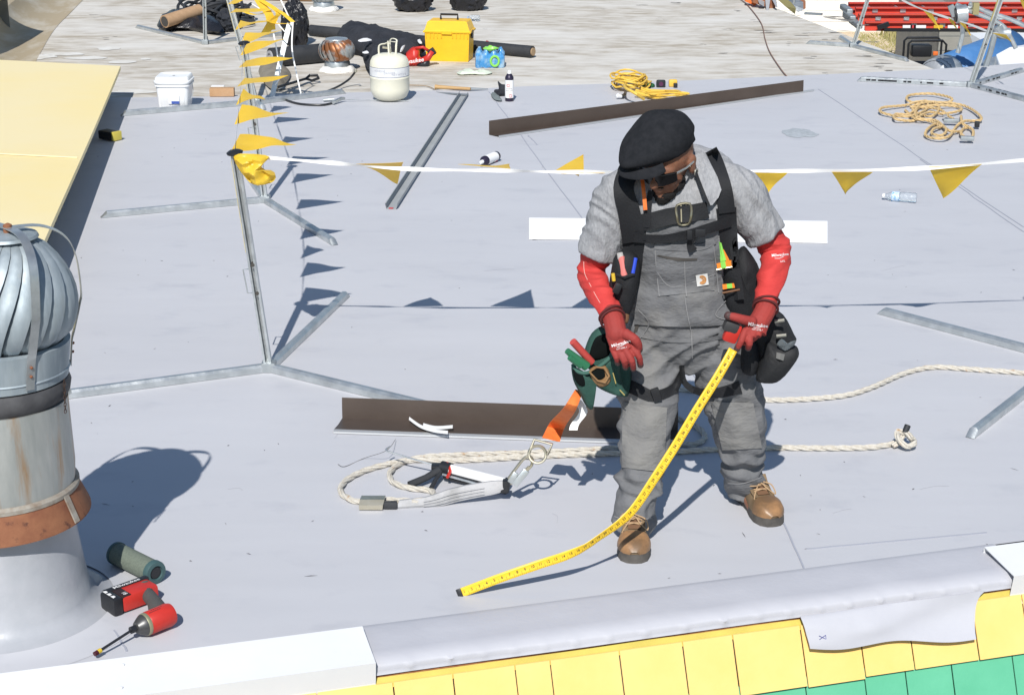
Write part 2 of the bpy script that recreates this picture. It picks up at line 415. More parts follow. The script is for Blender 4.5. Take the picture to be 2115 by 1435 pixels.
# old coated roof next door
old = thing('neighbouring_building', 'old weathered white and tan coated roof behind the grey membrane', 'building', (0, 16, -.4))
eA, eB = G(1545, -5, -.012), G(1915, 138, -.012); ed = (eB - eA).normalized()
rr = []
yl = -.012
xr0 = eB + ed * 1.5; 
for i in range(13):
    f = i / 12; y = 10.0 + f * 24
    if y < xr0.y: xr = xr0.x + 0
    xr = eB.x + (y - eB.y) * (eA.x - eB.x) / (eA.y - eB.y)
    rr.append([V((-14 + (xr + 14) * j / 20, y, yl)) for j in range(21)])
M().grid(rr).build('coated_roof', m_old, old, smooth=True)
rr2 = [[r[-1] + V((0, 0, -.002)), r[-1] + V((.05, 0, -.12)), r[-1] + V((.03, 0, -3.2))] for r in rr]
M().grid(rr2).build('side_wall', mat('grey_wall', (.3, .3, .29), .8), old)
# dark bare spots where the coating has flaked
fl = M(); random.seed(5)
def flake(u, v, L, W, a=0):
    c = G(u, v, -.010); n = 9; ca, sa = math.cos(a), math.sin(a); pts = []
    for i in range(n):
        th = 2 * math.pi * i / n; k = random.uniform(.45, 1.1); x, y = math.cos(th) * L * k, math.sin(th) * W * k
        pts.append(c + V((x * ca - y * sa, x * sa + y * ca, 0)))
    fl.add(pts, [tuple(range(n))])
for u, v, L, W in [(1585, 66, .12, .02), (1665, 72, .1, .02), (1720, 38, .13, .05), (1745, 42, .2, .05), (1775, 52, .1, .03), (1560, 45, .05, .01), (1500, 62, .08, .01), (1680, 118, .09, .02), (1715, 85, .06, .02), (1735, 66, .15, .03),
                   (1790, 118, .15, .03), (1830, 128, .14, .02), (1640, 90, .05, .01), (1370, 38, .06, .008), (1395, 6, .1, .02), (1490, 108, .1, .012), (1640, 30, .06, .02), (1840, 148, .06, .02), (1700, 150, .03, .015), (1330, 12, .1, .012),
                   (230, 80, .06, .012), (200, 35, .12, .01), (1010, 60, .05, .008), (1240, 20, .08, .01), (1800, 90, .12, .03), (1850, 105, .1, .02), (1690, 10, .07, .01), (1530, 22, .07, .012), (1445, 90, .04, .01), (1810, 140, .1, .02)]:
    for k in range(3): flake(u + random.uniform(-12, 12), v + random.uniform(-4, 4), L * random.uniform(.3, .9), W * random.uniform(.4, 1), random.uniform(-.5, .2))
fl.build('bare_spots', mat('bare_felt', (.09, .085, .08), .9, col2=(.2, .19, .18), ns=9), old)
wp = M(); random.seed(9)
for u, v, L, W in [(225, 100, .12, .06), (135, 112, .2, .05), (180, 120, .2, .05), (250, 128, .15, .05), (275, 190, .2, .05), (60, 118, .25, .08), (300, 122, .05, .03)]:
    c = G(u, v, -.008); n = 14; wp.add([c + V((math.cos(2 * math.pi * i / n) * L * random.uniform(.7, 1.1), math.sin(2 * math.pi * i / n) * W * 2 * random.uniform(.7, 1.1), 0)) for i in range(n)], [tuple(range(n))])
wp.build('white_patches', mat('white_patch', (.72, .71, .68), .8, col2=(.62, .6, .55), ns=8), old)
# cove along the left side
base = [G(52, 175, -.008), G(78, 120, -.008), G(112, 62, -.008), G(150, 22, -.008), G(215, -45, -.008)]; base = catmull(base, 8)
rows = []
for p in base:
    r = []
    for j in range(9):
        a = j / 8 * R(70); r.append(p + V((-math.sin(a) * .42, -math.sin(a) * .25, (1 - math.cos(a)) * .36)))
    r.append(r[-1] + V((-.25, -.1, .10))); r.append(r[-1] + V((-3, -.8, .03))); rows.append(r)
M().grid(rows).build('curved_parapet', m_cove, old, smooth=True)

# pale yellow raised panels on the left
def ypanel(c0, c1, zt, name, label, left, slope):
    t_ = thing(name, label, 'roof panel', (c1.x, c1.y, 0), 'pale yellow raised roof panels')
    a, b = c0, c1; d = V((left, 0, 0)); up = V((0, 0, slope * left * -1))
    lft = lambda p, k: p + V((-k, .25 * 0, slope * k))
    top = M(); rows = []
    for i in range(9):
        p = a.lerp(b, i / 8); rows.append([lft(p, k) + V((0, 0, .006 * math.sin(i * .9 + k))) for k in (0, .3, .8, 1.6, 3, 4.5)])
    top.slab(rows, (0, 0, -.03)).build('panel_top', m_ypan, t_, smooth=True, auto=30)
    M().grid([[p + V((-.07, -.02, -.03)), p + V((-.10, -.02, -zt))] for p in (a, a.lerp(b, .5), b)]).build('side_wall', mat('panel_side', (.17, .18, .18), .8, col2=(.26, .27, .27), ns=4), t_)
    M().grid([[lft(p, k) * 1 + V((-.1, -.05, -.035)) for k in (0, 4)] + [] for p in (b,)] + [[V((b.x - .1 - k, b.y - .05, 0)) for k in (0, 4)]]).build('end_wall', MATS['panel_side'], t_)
    M().tube([lft(a.lerp(b, .52), k) + V((0, 0, .002)) for k in (.02, 1, 2, 4)], .004, 6).build('joint', mat('joint_line', (.80, .70, .45), .5), t_)
    return t_
zt = .24
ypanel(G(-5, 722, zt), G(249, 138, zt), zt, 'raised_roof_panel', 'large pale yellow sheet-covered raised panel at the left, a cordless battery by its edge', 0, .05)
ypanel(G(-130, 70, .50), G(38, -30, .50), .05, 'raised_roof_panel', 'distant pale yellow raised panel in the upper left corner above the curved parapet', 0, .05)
# ------------------------------------------------------------------ turbine vents
def turbine(root, c, rad, h, z0, nb, m, hub=.35, lean=.35, base_r=None):
    """spherical turbine head of curved blades: each blade a part"""
    base_r = base_r or rad * .78
    def prof(q):   # radius along height
        return base_r * (1 - q) + hub * rad * q + (rad - (base_r * .5 + hub * rad * .5)) * max(0, math.sin(math.pi * min(1, q))) ** .62 * (1 if q < .5 else 1.0)
    for k in range(nb):
        a0 = 2 * math.pi * k / nb; rows = []
        for i in range(11):
            q = i / 10; r = prof(q); z = z0 + h * q; rr = []
            for j in range(6):
                f = j / 5; a = a0 + f * 2 * math.pi / nb * 1.25 + lean * q ** 1.5; cr = r * (1 - .13 * (1 - f) ** 1.2) + .006 * math.sin(f * math.pi)
                rr.append(c + V((cr * math.cos(a), cr * math.sin(a), z)))
            rows.append(rr)
        M().slab(rows, (lambda p: (V((c.x, c.y, p.z)) - p).normalized() * .0012)).build('blade', m, root, smooth=True, auto=40)
c = G(13, 1252); c = V((c.x, c.y, 0))
vt = thing('turbine_vent', 'tall galvanised turbine vent with rusty collar at the left edge', 'roof vent', c)
zz = lambda v: P(0, v, c.y).z
m_vb = mat('vent_blade', (.27, .32, .355), .58, .4, col2=(.40, .455, .49), ns=6, st=(3, 3, .6), bump=.12, bs=60, rvar=.08, col3=(.33, .37, .38), n3=14, lo3=.55, hi3=.75, st3=(3, 3, .3))
m_pipe = mat('vent_pipe', (.36, .38, .37), .5, .55, col2=(.50, .51, .49), ns=9, st=(3, 3, .6), lo=.3, hi=.7, col3=(.40, .22, .08), n3=3.2, lo3=.50, hi3=.68, st3=(5, 5, .5), bump=.15, bs=70)
m_rust = mat('rust_collar', (.20, .075, .04), .85, col2=(.28, .12, .06), ns=16, col3=(.11, .045, .03), n3=30, bump=.3, bs=50)
r_p = .222; zb0, zb1 = zz(782), zz(700); ztop = zz(484)
turbine(vt, c, .200, ztop - zb1 - .0, zb1 - .005, 22, m_vb, hub=.30, lean=.5, base_r=.165)
M().lathe([(.06, 0), (.085, -.006), (.09, -.014), (.03, -.02)], c + V((0, 0, ztop + .006)), 28).build('top_plate', m_vb, vt, smooth=True)
M().lathe([(.17, 0), (.19, .01), (.19, zb1 - zb0 - .005), (.175, zb1 - zb0), (.17, zb1 - zb0 - .01)], c + V((0, 0, zb0)), 48, cap=False).build('band', m_vb, vt, smooth=True)
bd = M(); bd.lathe([(.1902, .0), (.194, .004), (.1902, .008)], c + V((0, 0, zb0 + .03)), 48, cap=False); bd.build('band_bead', m_vb, vt, smooth=True)
M().lathe([(.16, -.08), (.175, -.07), (.196, -.035), (.198, -.01), (.19, .008), (.15, .01)], c + V((0, 0, zb0 - .004)), 48).build('dark_neck', mat('blackish_neck', (.035, .035, .04), .7, col2=(.09, .09, .095), ns=9), vt, smooth=True)  # neck below the band is coloured near-black with grey mottling
zc = zz(1012); zpt = zb0 - .05
M().lathe([(r_p + .004, 0), (r_p + .010, .006), (r_p + .004, .013), (r_p + .007, .018), (r_p, .026), (r_p * .985, .1), (.19, zpt - zc)], c + V((0, 0, zc - .012)), 56).build('pipe', m_pipe, vt, smooth=True)
M().bar(c + V((r_p * math.cos(R(-86)), r_p * math.sin(R(-86)), zc + .02)), c + V((.192 * math.cos(R(-86)), .192 * math.sin(R(-86)), zpt)), .006, .004, up=(0, -1, 0)).build('pipe_seam', m_pipe, vt)
M().lathe([(r_p + .004, .035), (r_p + .050, -.052), (r_p + .051, -.058), (r_p - .01, -.02)], c + V((0, 0, zc - .012)), 56).build('rusty_collar', m_rust, vt, smooth=True, auto=50)
M().lathe([(r_p + .002, .05), (r_p + .012, .042), (r_p + .013, .030), (r_p, .03)], c + V((0, 0, zc - .018)), 56).build('sealant_ring', mat('sealant', (.33, .31, .27), .7, col2=(.22, .17, .13), ns=30), vt, smooth=True)
aa = R(-20); cd = V((math.cos(aa), math.sin(aa), 0))
M().bar(c + cd * (r_p + .01) + V((0, 0, zc + .018)), c + cd * (r_p + .055) + V((0, 0, zc - .062)), .022, .004, up=cd).build('collar_seam', MATS['sealant'], vt)
M().lathe([(.212, zc - .02), (.232, .25), (.248, .12), (.260, .05), (.283, .016), (.335, .0045)], c, 64, cap=False).build('membrane_boot', mat('boot_membrane', (.36, .375, .405), .38, col2=(.42, .43, .46), ns=7, bump=.4, bs=7, bdist=.01), vt, smooth=True, auto=0)
M().lathe([(.33, .010), (.36, .0052), (.40, .0025), (.46, .0012)], c, 64, cap=False).build('boot_flange', m_memb, vt, smooth=True, auto=0)
# braces over the head
for ang, nm in ((R(-52), 0), (R(20), 1), (R(140), 2)):
    d = V((math.cos(ang), math.sin(ang), 0)); pts = []
    for q, (rr, z) in enumerate([(.0, ztop + .022), (.09, ztop + .02), (.16, ztop - .015), (.198, ztop - .08), (.218, ztop - .19), (.216, zb1 + .09), (.203, zb1 + .01), (.197, zb1 - .025), (.1965, zb0 + .02)]):
        pts.append(c + d * rr + V((0, 0, z)))
    pts = catmull(pts, 5); side = V((-d.y, d.x, 0)) * .013
    M().slab([[p - side, p + side] for p in pts], (lambda p: (V((c.x, c.y, ztop - .2)) - p).normalized() * .003)).build('brace', m_galv, vt, smooth=True, auto=60)
    bt = M()
    for z in (zb1 - .035, zb1 - .062): bt.lathe([(.0045, 0), (.0045, .004), (.002, .006)], c + d * .198 + V((0, 0, z)), 8, axis=d)
    bt.build('bolt', m_rust, vt, smooth=True)
M().lathe([(.008, -.03), (.013, .0), (.013, .008), (.004, .013)], c + V((0, 0, ztop + .02)), 12).build('top_pin', m_rust, vt, smooth=True)
ch = M(); a0 = c + V((.195 * math.cos(R(-14)), .195 * math.sin(R(-14)), zb0 + .01))
for k in range(10):
    p = a0 + V((.003 + k * .0008, 0, -k * .0105)); ax = V((1, 0, 0)) if k % 2 else V((0, 1, 0))
    ch.tube([p + ax * .0035 * math.cos(t) + V((0, 0, .0075 * math.sin(t))) for t in [i * math.pi / 4 for i in range(8)]], .0012, 5, closed=True)
ch.build('chain', mat('rusty_chain', (.08, .05, .04), .7, .4), vt, smooth=True)

for o_ in vt.children:
    for q in o_.data.vertices: q.co.x += .12 * max(0, q.co.z - .25)
def small_vent(uv, rpx, hpx, label, m, drop=0):
    b = G(*uv, -.012); s = s_at(b); r = rpx / s; h = hpx / s
    t = thing('turbine_vent', label, 'roof vent', b, 'small turbine vents on the old roof')
    turbine(t, b, r, h * .62, h * .33, 18, m, hub=.6, lean=-.5, base_r=r * .72)
    M().lathe([(r * .5, -.012), (r * .62, -.01), (r * .60, .0), (r * .3, .008), (.01, .012)], b + V((0, 0, h * .97)), 24).build('top_plate', m_galv, t, smooth=True)
    M().lathe([(r * .70, 0), (r * .70, h * .25), (r * .62, h * .36)], b, 24).build('neck', m_galv, t, smooth=True)
    q = M(); q.lathe([(r * .98, 0), (r * .95, h * .06), (r * .80, h * .14), (r * .71, h * .15)], b, 30)
    q.build('curb', mat('white_mastic', (.74, .73, .70), .8, bump=1, bs=20, bdist=.02), t, smooth=True, fn=lambda p, n: p + n * noise.noise(p * 18) * .014)
    return t
m_rb = mat('rusty_blade', (.40, .42, .42), .45, .5, col2=(.30, .12, .05), ns=9, st=(1, 1, 1), lo=.44, hi=.56, rvar=.05)
small_vent((697, 146), 38, 68, 'squat turbine vent with rust-streaked blades among the roofers\' gear', m_rb)
small_vent((669, 22), 32, 60, 'grey turbine vent cut off by the top edge of the photo', m_galvd)

# ------------------------------------------------------------------ warning line stands
def stand(base, tips, top, label, cap=True, handle=True, zb=0, ycol=True, wear=False, prof=.034):
    t = thing('warning_line_stand', label, 'stand', base, 'warning line stands')
    for tip in tips:
        d = (tip - base); L = d.length; d.normalize(); x = V((-d.y, d.x, 0)); l = M(); r = []
        for q, sq in ((.03, 0), (L - .035, 0), (L, 1)):
            o = base + d * q; hh = prof * (1 if not sq else .08); w = prof / 2
            r.append([o - x * w + V((0, 0, .002)), o - x * w + V((0, 0, hh * .72)), o - x * w * .5 + V((0, 0, hh)), o + x * w * .5 + V((0, 0, hh)), o + x * w + V((0, 0, hh * .72)), o + x * w + V((0, 0, .002))])
        l.grid(r, closed=True); l.build('leg', m_galv, t, smooth=True, auto=30)
        if wear:
            random.seed(int(L * 1000))
            for k in range(16):
                wm = M()
                q = random.uniform(.1, L - .1); o = base + d * q + V((0, 0, prof + .001)); l_ = random.uniform(.01, .05); o -= x * prof * .2
                wm.add([o, o + d * l_, o + d * l_ * .8 + x * .009, o + x * .009], [(0, 1, 2, 3)])
                o2 = base + d * q - x * (prof / 2 + .001) * (1 if x.y > 0 else -1) + V((0, 0, prof * .3)); wm.add([o2, o2 + d * l_, o2 + d * l_ + V((0, 0, .013)), o2 + V((0, 0, .015))], [(0, 1, 2, 3)])
                wm.build('tar_mark', m_black, t)
    up = (top - base); Lp = up.length; up.normalize(); b0 = base + V((0, 0, .0))
    M().box(base + V((0, 0, .022)), (.06, .06, .044), bev=.006).build('hub', m_galvd, t, smooth=True)
    p = M(); y = V((0, -1, 0)); w = prof * .46
    # open C-channel post: three walls and lips
    x = up.cross(y).normalized(); y = x.cross(up).normalized()
    # y now points to the viewer side
    prf = [(-1, .9), (-1, -1), (1, -1), (1, .9), (.45, .9), (.45, .75), (.86, .75), (.86, -.86), (-.86, -.86), (-.86, .75), (-.45, .75), (-.45, .9)]
    r = []
    for q in (.02, Lp - .01):
        o = base + up * q; r.append([o + x * a * w + y * b_ * w for a, b_ in prf])
    p.grid(r, closed=True).build('post', m_galv, t)
    hl = M()
    for q in (Lp * .36, Lp * .5): hl.lathe([(.008, 0), (.008, .001)], base + up * q + x * w * .0 + y * (-w) * 0 - y * (-w - .0015) * 0 + y * (w * -.84), 10, axis=y)
    for q in (Lp * .37, Lp * .50): hl.lathe([(.0085, 0), (.0085, .0012)], base + up * q + x * (w * .2) + y * (w * .92), 10, axis=y)
    hl.build('hole', m_dark, t)
    if ycol:
        o1, o2 = base + up * (Lp * .56) - x * w * 1.02, base + up * (Lp * .97) - x * w * 1.02
        M().bar(o1 + y * .0, o2, .003, w * 1.7, up=y).build('yellow_band', mat('dusty_yellow', (.62, .50, .12), .6, col2=(.5, .42, .2), ns=20), t)
    if handle:
        a, b_ = base + up * (Lp * .37) - x * w, base + up * (Lp * .48) - x * w
        M().tube([a, a - x * .022, b_ - x * .026, b_], .003, 6).build('handle', m_galv, t, smooth=True)
    if cap: M().lathe([(.0, -.004), (.033, -.003), (.035, .003), (.024, .010), (.008, .013)], base + up * Lp, 20, axis=up + V((0, -.12, 0))).build('cap', m_black, t, smooth=True)
    return t
A0 = G(556, 766); Atop = P(485, 316, A0.y)
B0 = G(548, 418); Btop = P(504, 90, B0.y)
C0 = G(530, 216); Ctop = P(463, -40, C0.y)
D0 = G(2004, 180); Dtop = P(2088, -62, D0.y)
F0 = G(424, 92, -.012); E0s = G(1761, 98, -.012)
G0 = G(2201, 749); Gtop = P(2245, 318, G0.y)
def tipe(b, uv, L=None, z=0):
    p = G(*uv, z); d = p - b
    return p if L is None else b + d.normalized() * L
stand(A0, [tipe(A0, (130, 823)), tipe(A0, (716, 612)), tipe(A0, (800, 826), .9)], Atop, 'nearest galvanised warning line stand with yellow film balled at its cap', prof=.036)
stand(B0, [tipe(B0, (208, 450)), tipe(B0, (692, 507)), tipe(B0, (480, 320), .9)], Btop, 'second warning line stand back on the left row of pennants', prof=.036)
stand(C0, [tipe(C0, (250, 240)), tipe(C0, (713, 193)), tipe(C0, (620, 290), .25)], Ctop, 'farthest warning line stand on the grey membrane beside the adhesive hose', prof=.04, cap=False)
stand(D0, [tipe(D0, (1770, 168)), tipe(D0, (2115, 148), .95), tipe(D0, (2115, 209), .95)], Dtop, 'warning line stand with tar-marked legs in the upper right corner', cap=False, handle=False, wear=True, prof=.04)
stand(F0, [tipe(F0, (282, 58), None, -.012), tipe(F0, (560, 76), .9, -.012), tipe(F0, (424, 60), .5, -.012)], P(421, -60, F0.y), 'weathered grey stand beside the cardboard tube on the old roof', cap=False, handle=False, ycol=False)
stand(E0s, [tipe(E0s, (1665, 91), None, -.012), tipe(E0s, (1875, 128), None, -.012), tipe(E0s, (1735, 80), None, -.012)], P(1800, -25, E0s.y), 'warning line stand on the old roof near its right-hand edge', cap=False, handle=False, ycol=False)
stand(G0, [tipe(G0, (1815, 647)), tipe(G0, (2003, 905)), G0 + V((.9, .1, 0))], Gtop, 'stand just beyond the right edge, only two base legs in view', prof=.036)
# a loose channel leaning between the stands with tangled tape
la, lb = G(562, 200), P(598, 48, G(562, 200).y + .15)
lt = thing('leaning_channel', 'loose steel channel leaning behind the far stand with white tape tied on top', 'steel channel', la)
x = V((.02, 0, 0)); M().slab([[la - x, la + x * .2, la + x], [lb - x, lb + x * .2, lb + x]], (0, .004, 0)).build('channel', m_galv, lt)
for pts in ([(605, 45), (603, 100), (612, 150), (622, 196)], [(565, 70), (574, 120), (577, 160), (568, 176)], [(580, 0), (602, 48)], [(520, 8), (560, 35), (588, 66)]):
    q = catmull([P(u, v, la.y - .05) for u, v in pts], 6); M().slab([[p - V((.0055, 0, 0)), p + V((.0055, 0, 0))] for p in q], (0, .002, 0)).build('tape', m_tapew, lt, smooth=True)

# ------------------------------------------------------------------ pennant lines
def pennant(parent, poly, y=None, wobble=.02, seed=0):
    pts = [P(u, v, yy) for (u, v, yy) in poly]; a, b = pts[0], pts[1]; tip = pts[2]; n = 9; rows = []
    dn = (b - a).cross(tip - a); dn = dn.normalized() if dn.length > 1e-6 else V((0, 1, 0))
    for i in range(n + 1):
        f = i / n; w0, w1 = a.lerp(tip, f), b.lerp(tip, f); r = []
        for j in range(6):
            g = j / 5; p = w0.lerp(w1, g); r.append(p + dn * (noise.noise(V((f * 1.6 + seed, g * 1.3, seed * 3.1))) * wobble * (.3 + f)) + dn * math.sin(f * 5 + seed) * wobble * .6 * f)
        rows.append(r)
    return M().slab(rows, dn * .0006).build('pennant', m_flag, parent, smooth=True)
def line(parent, pts, w=.007):
    q = catmull(pts, 8); rows = []
    for i, p in enumerate(q):
        a = noise.noise(V((i * .13, 2, pts[0].x))) * 1.5; d = V((0, math.sin(a), math.cos(a))) * w * (1 + .3 * math.sin(i * .5)); rows.append([p - d, p + d])
    return M().slab(rows, (.0, .002, 0.0)).build('line', m_tapew, parent, smooth=True)
yA, yG = Atop.y, Gtop.y
yl_ = lambda u: yA + (yG - yA) * (u - 490) / 1750 - .02
pl = thing('pennant_line', 'near pennant line of white tape and yellow flags strung across behind the worker', 'pennant line', (Atop.x, Atop.y, Atop.z), 'pennant warning lines')
line(pl, [P(u, v, yl_(u)) for u, v in [(488, 320), (600, 330), (700, 338), (800, 347), (900, 351), (1050, 353), (1130, 355), (1250, 356), (1400, 354), (1550, 354), (1700, 353), (1850, 350), (1980, 343), (2115, 331), (2244, 322)]])
for k, (a, b, tp, dy) in enumerate([((735, 339), (833, 336), (821, 374), .32), ((946, 340), (1054, 349), (1052, 341), .36), ((1140, 357), (1206, 357), (1205, 320), .26), ((1545, 357), (1627, 357), (1583, 399), .05),
                                    ((1718, 356), (1803, 356), (1745, 396), .10), ((1918, 345), (2028, 340), (1948, 409), .12), ((1155, 357), (1250, 358), (1195, 365), .04)]):
    pennant(pl, [(*a, yl_(a[0]) - .002), (*b, yl_(b[0]) - .002), (*tp, yl_(tp[0]) + dy)], seed=k * 1.7, wobble=.012)
# film balled round the near cap
cb = M(); pts = [(485, 320), (520, 318), (556, 324), (540, 345), (569, 362), (560, 378), (525, 382), (505, 365), (487, 338)]
cb.pillow([P(u, v, yA - .03) for u, v in pts], .045, wob=.045, ws=30, smooth=3, rings=10).build('balled_film', m_flag, pl, smooth=True)
# left row: from the near cap back to the far stand, flags blown to the right
pl2 = thing('pennant_line', 'left pennant line running back to the far stands, its yellow flags blown to the right', 'pennant line', (Atop.x, Atop.y + .1, Atop.z), 'pennant warning lines')
lp = catmull([Atop + V((0, .01, .01)), P(497, 180, Atop.y + 1.1), Btop + V((-.0, 0, .0))], 12) + catmull([Btop, Btop.lerp(Ctop, .5) + V((0, 0, -.02)), Ctop], 12)
line(pl2, lp[::3], .009)
def at_v(v):
    best = min(range(len(lp)), key=lambda i: abs((CY - FPX * (((lp[i] - CAMP).y * sp + (lp[i] - CAMP).z * cp) / ((lp[i] - CAMP).y * cp - (lp[i] - CAMP).z * sp))) - v)); return lp[best]
for k, (v, u1, v1, hh) in enumerate([(296, 612, 297, 14), (237, 596, 234, 14), (205, 548, 203, 9), (170, 596, 158, 18), (130, 606, 119, 16), (103, 590, 80, 18), (82, 588, 62, 16), (52, 560, 43, 15), (22, 560, 20, 14), (2, 520, -6, 14), (-20, 560, -30, 12)]):
    p = at_v(v); s = s_at(p); tp = P(u1, v1, p.y + .05); rows = []
    for i in range(14):
        f = i / 13; hw = (1 - f) * .125; tw_ = .16 + math.sin(f * 4 + k * 1.3) * .25
        cpt = p.lerp(tp, f) + V((0, noise.noise(V((f * 2, k, 0))) * .03 * f, noise.noise(V((f * 2.5, k, 4))) * .016 * f))
        d = V((0, math.cos(tw_), math.sin(tw_) * .45)) * hw; rows.append([cpt - d, cpt - d * .33, cpt + d * .33, cpt + d])
    M().slab(rows, (0, .0002, .0008)).build('pennant', m_flag, pl2, smooth=True)
# tangle of loose film at the far end
tg = M()
for pts, w_ in (([(560, 60), (556, 30), (540, 8), (530, -10)], .03), ([(540, 0), (575, 25), (560, 45), (600, 48)], .02), ([(500, 22), (530, 30), (570, 20), (605, 45)], .015), ([(545, 70), (560, 45), (566, 30)], .035)):
    q = catmull([P(u, v, Ctop.y - .15) for u, v in pts], 6); tg.slab([[p - V((w_, 0, w_ * .4)), p + V((w_, .02, -w_ * .3))] for p in q], (0, .002, 0))
tg.build('loose_film', m_flag, pl2, smooth=True)
# line at upper right over the ladders
pl3 = thing('pennant_line', 'far pennant line sagging in front of the red ladders, upper right', 'pennant line', P(1990, 60, D0.y), 'pennant warning lines')
u3 = [(1862, 0), (1900, 18), (1950, 35), (2000, 50), (2040, 65), (2062, 70)]
y3 = lambda u: E0s.y + (D0.y - E0s.y) * (u - 1862) / 200
line(pl3, [P(u, v, y3(u)) for u, v in u3], .008)
for k, (a, b, tp) in enumerate([((1905, 20), (1925, 28), (1941, 62)), ((1958, 37), (1970, 42), (1975, 62)), ((1980, 45), (1994, 50), (2005, 74)), ((2048, 68), (2078, 72), (2090, 86)), ((2102, -8), (2120, -4), (2118, 22))]):
    pennant(pl3, [(*a, y3(a[0])), (*b, y3(b[0])), (*tp, y3(tp[0]))], seed=k + 9, wobble=.01)
# ------------------------------------------------------------------ things lying on the membrane
m_brown = mat('brown_metal', (.060, .044, .036), .42, col2=(.075, .056, .046), ns=3, bump=.25, bs=5, bdist=.01)
m_alu = mat('bare_edge', (.52, .53, .54), .4, .5)
m_red = mat('red_plastic', (.55, .035, .025), .4, col2=(.45, .03, .022), ns=12)
m_cream = mat('cream_enamel', (.72, .70, .58), .35, col2=(.68, .66, .54), ns=4)
m_lab = mat('paper_label', (.80, .80, .80), .6)
m_labred = mat('label_red', (.55, .05, .06), .6)
m_ink = mat('ink', (.02, .02, .025), .7)
def flashing(c0, c1, f0, f1, hpx, label, lip=(0, 0)):
    a, b, p, q = G(*c0), G(*c1), G(*f0), G(*f1); h = hpx / s_at(a)
    t = thing('brown_flashing', label, 'metal flashing', (a + b) / 2, 'brown L-shaped metal flashings'); n = 24
    rows = []
    for i in range(n + 1):
        f = i / n; A = a.lerp(b, f); F = p.lerp(q, f); w = noise.noise(V((f * 6, c0[0], 0))) * .004
        rows.append([A + V((0, .012, h)), A + V((0, .002 + w, h * .5)), A + V((0, 0, .004)), A.lerp(F, .5) + V((0, 0, .004)), F + V((0, 0, .012))])
    d = (b - a).normalized()
    M().slab(rows, (0, .0005, -.0015)).build('brown_sheet', m_brown, t, smooth=True, auto=30)
    o = V((0, -.018, 0)); M().slab([[p.lerp(q, i / n) + V((0, 0, .0125)), p.lerp(q, i / n) + o + V((0, 0, .009)), p.lerp(q, i / n) + o * 1.1 + V((0, 0, .003))] for i in range(n + 1)], (0, .0005, -.0012)).build('bare_edge', m_alu, t)
    return t
ft = flashing((707, 865), (1400, 891), (690, 892), (1396, 917), 45, 'near brown metal flashing lying behind the worker with two white offcuts on it')
flashing((1010, 279), (1659, 192), (1030, 284), (1681, 188), 29, 'far brown metal flashing standing on its edge behind the black cap')
for pts, nm in (([(845, 864), (868, 880), (895, 889), (925, 893)], 'thin white curved strip offcut, lower of the two on the near brown flashing'), ([(874, 877), (900, 883), (935, 881)], 'thin white curved strip offcut, upper of the two on the near brown flashing')):
    q = catmull([G(u, v, .02 + .004 * i) for i, (u, v) in enumerate(pts)], 6)
    tag(M().slab([[p + V((0, .016, 0)), p - V((0, .016, 0))] for p in q], (0, 0, .0012)).build('offcut_strip', m_tapew), nm, 'offcut', 'white offcut strips')
# long white strip behind the worker
ws = [(1093, 451), (1709, 458), (1709, 502), (1093, 494)]
tag(M().poly([G(u, v, .004) for u, v in ws], (0, 0, .004)).build('white_strip', m_strip), 'long flat white metal strip lying on the roof behind the worker', 'metal strip')
# U channel
a, b = G(808, 433), G(958, 199); d = (b - a).normalized(); x = V((d.y, -d.x, 0)); t = thing('steel_channel', 'long grey U-shaped steel channel with a red tag at its near end', 'steel channel', (a + b) / 2)
w_ = .036
M().slab([[o - x * w_ * .75 + V((0, 0, .042)), o - x * w_ + V((0, 0, .036)), o - x * w_ * .8 + V((0, 0, .003)), o + x * w_ * .8 + V((0, 0, .003)), o + x * w_ * 1.0 + V((0, 0, .036))] for o in (a, a.lerp(b, .5), b)], (0, 0, -.002)).build('channel', mat('primed_channel', (.34, .36, .37), .6, .1, col2=(.40, .42, .43), ns=6), t)
M().poly([a + x * .01 + V((0, 0, .0045)), a - x * .016 + V((0, 0, .0045)), a - x * .016 + d * .028 + V((0, 0, .0045)), a + x * .01 + d * .028 + V((0, 0, .0045))], (0, 0, .001)).build('red_tag', m_labred, t)
# plates by the channel's far end
tag(M().poly([G(925, 195, .002), G(968, 194, .004), G(966, 198, .006), G(900, 190, .002)], (0, 0, .002)).build('metal_offcut', m_galvd), 'small dark sliver of sheet metal past the steel channel', 'offcut')

# lifeline rope
m_rope = mat('lifeline_rope', (.48, .44, .37), .9, col2=(.58, .55, .49), ns=60, lo=.35, hi=.6, col3=(.40, .25, .13), n3=30, lo3=.60, hi3=.72, bump=.4, bs=200)
zr = .012
def gp(l, z=zr): return [G(p[0], p[1], p[2] if len(p) > 2 else z) for p in l]
rt = thing('lifeline_rope', 'thick off-white twisted lifeline rope looping under the worker, knotted end at the right', 'rope', G(1200, 930))
rope(M(), catmull(gp([(2260, 800), (2190, 780), (2115, 770), (2000, 762), (1930, 758), (1870, 770), (1800, 800), (1740, 817), (1640, 825), (1560, 824), (1480, 812), (1390, 803), (1330, 812), (1330, 836), (1385, 858), (1435, 878), (1456, 902), (1430, 918), (1380, 914), (1250, 926), (1100, 934), (980, 938), (880, 943), (830, 955), (806, 975), (812, 995), (845, 1007), (890, 1013), (893, 1028, .02), (850, 1036, .02)]), 8), .0112).build('rope_strands', m_rope, rt, smooth=True)
rope(M(), catmull(gp([(1852, 914), (1800, 923), (1700, 925), (1590, 924), (1480, 927), (1380, 933), (1250, 936), (1100, 942), (950, 950, .012), (850, 950), (770, 966), (720, 988), (703, 1010), (715, 1026), (745, 1036), (800, 1032), (870, 1036, .02)]), 8), .0112).build('rope_strands', m_rope, rt, smooth=True)
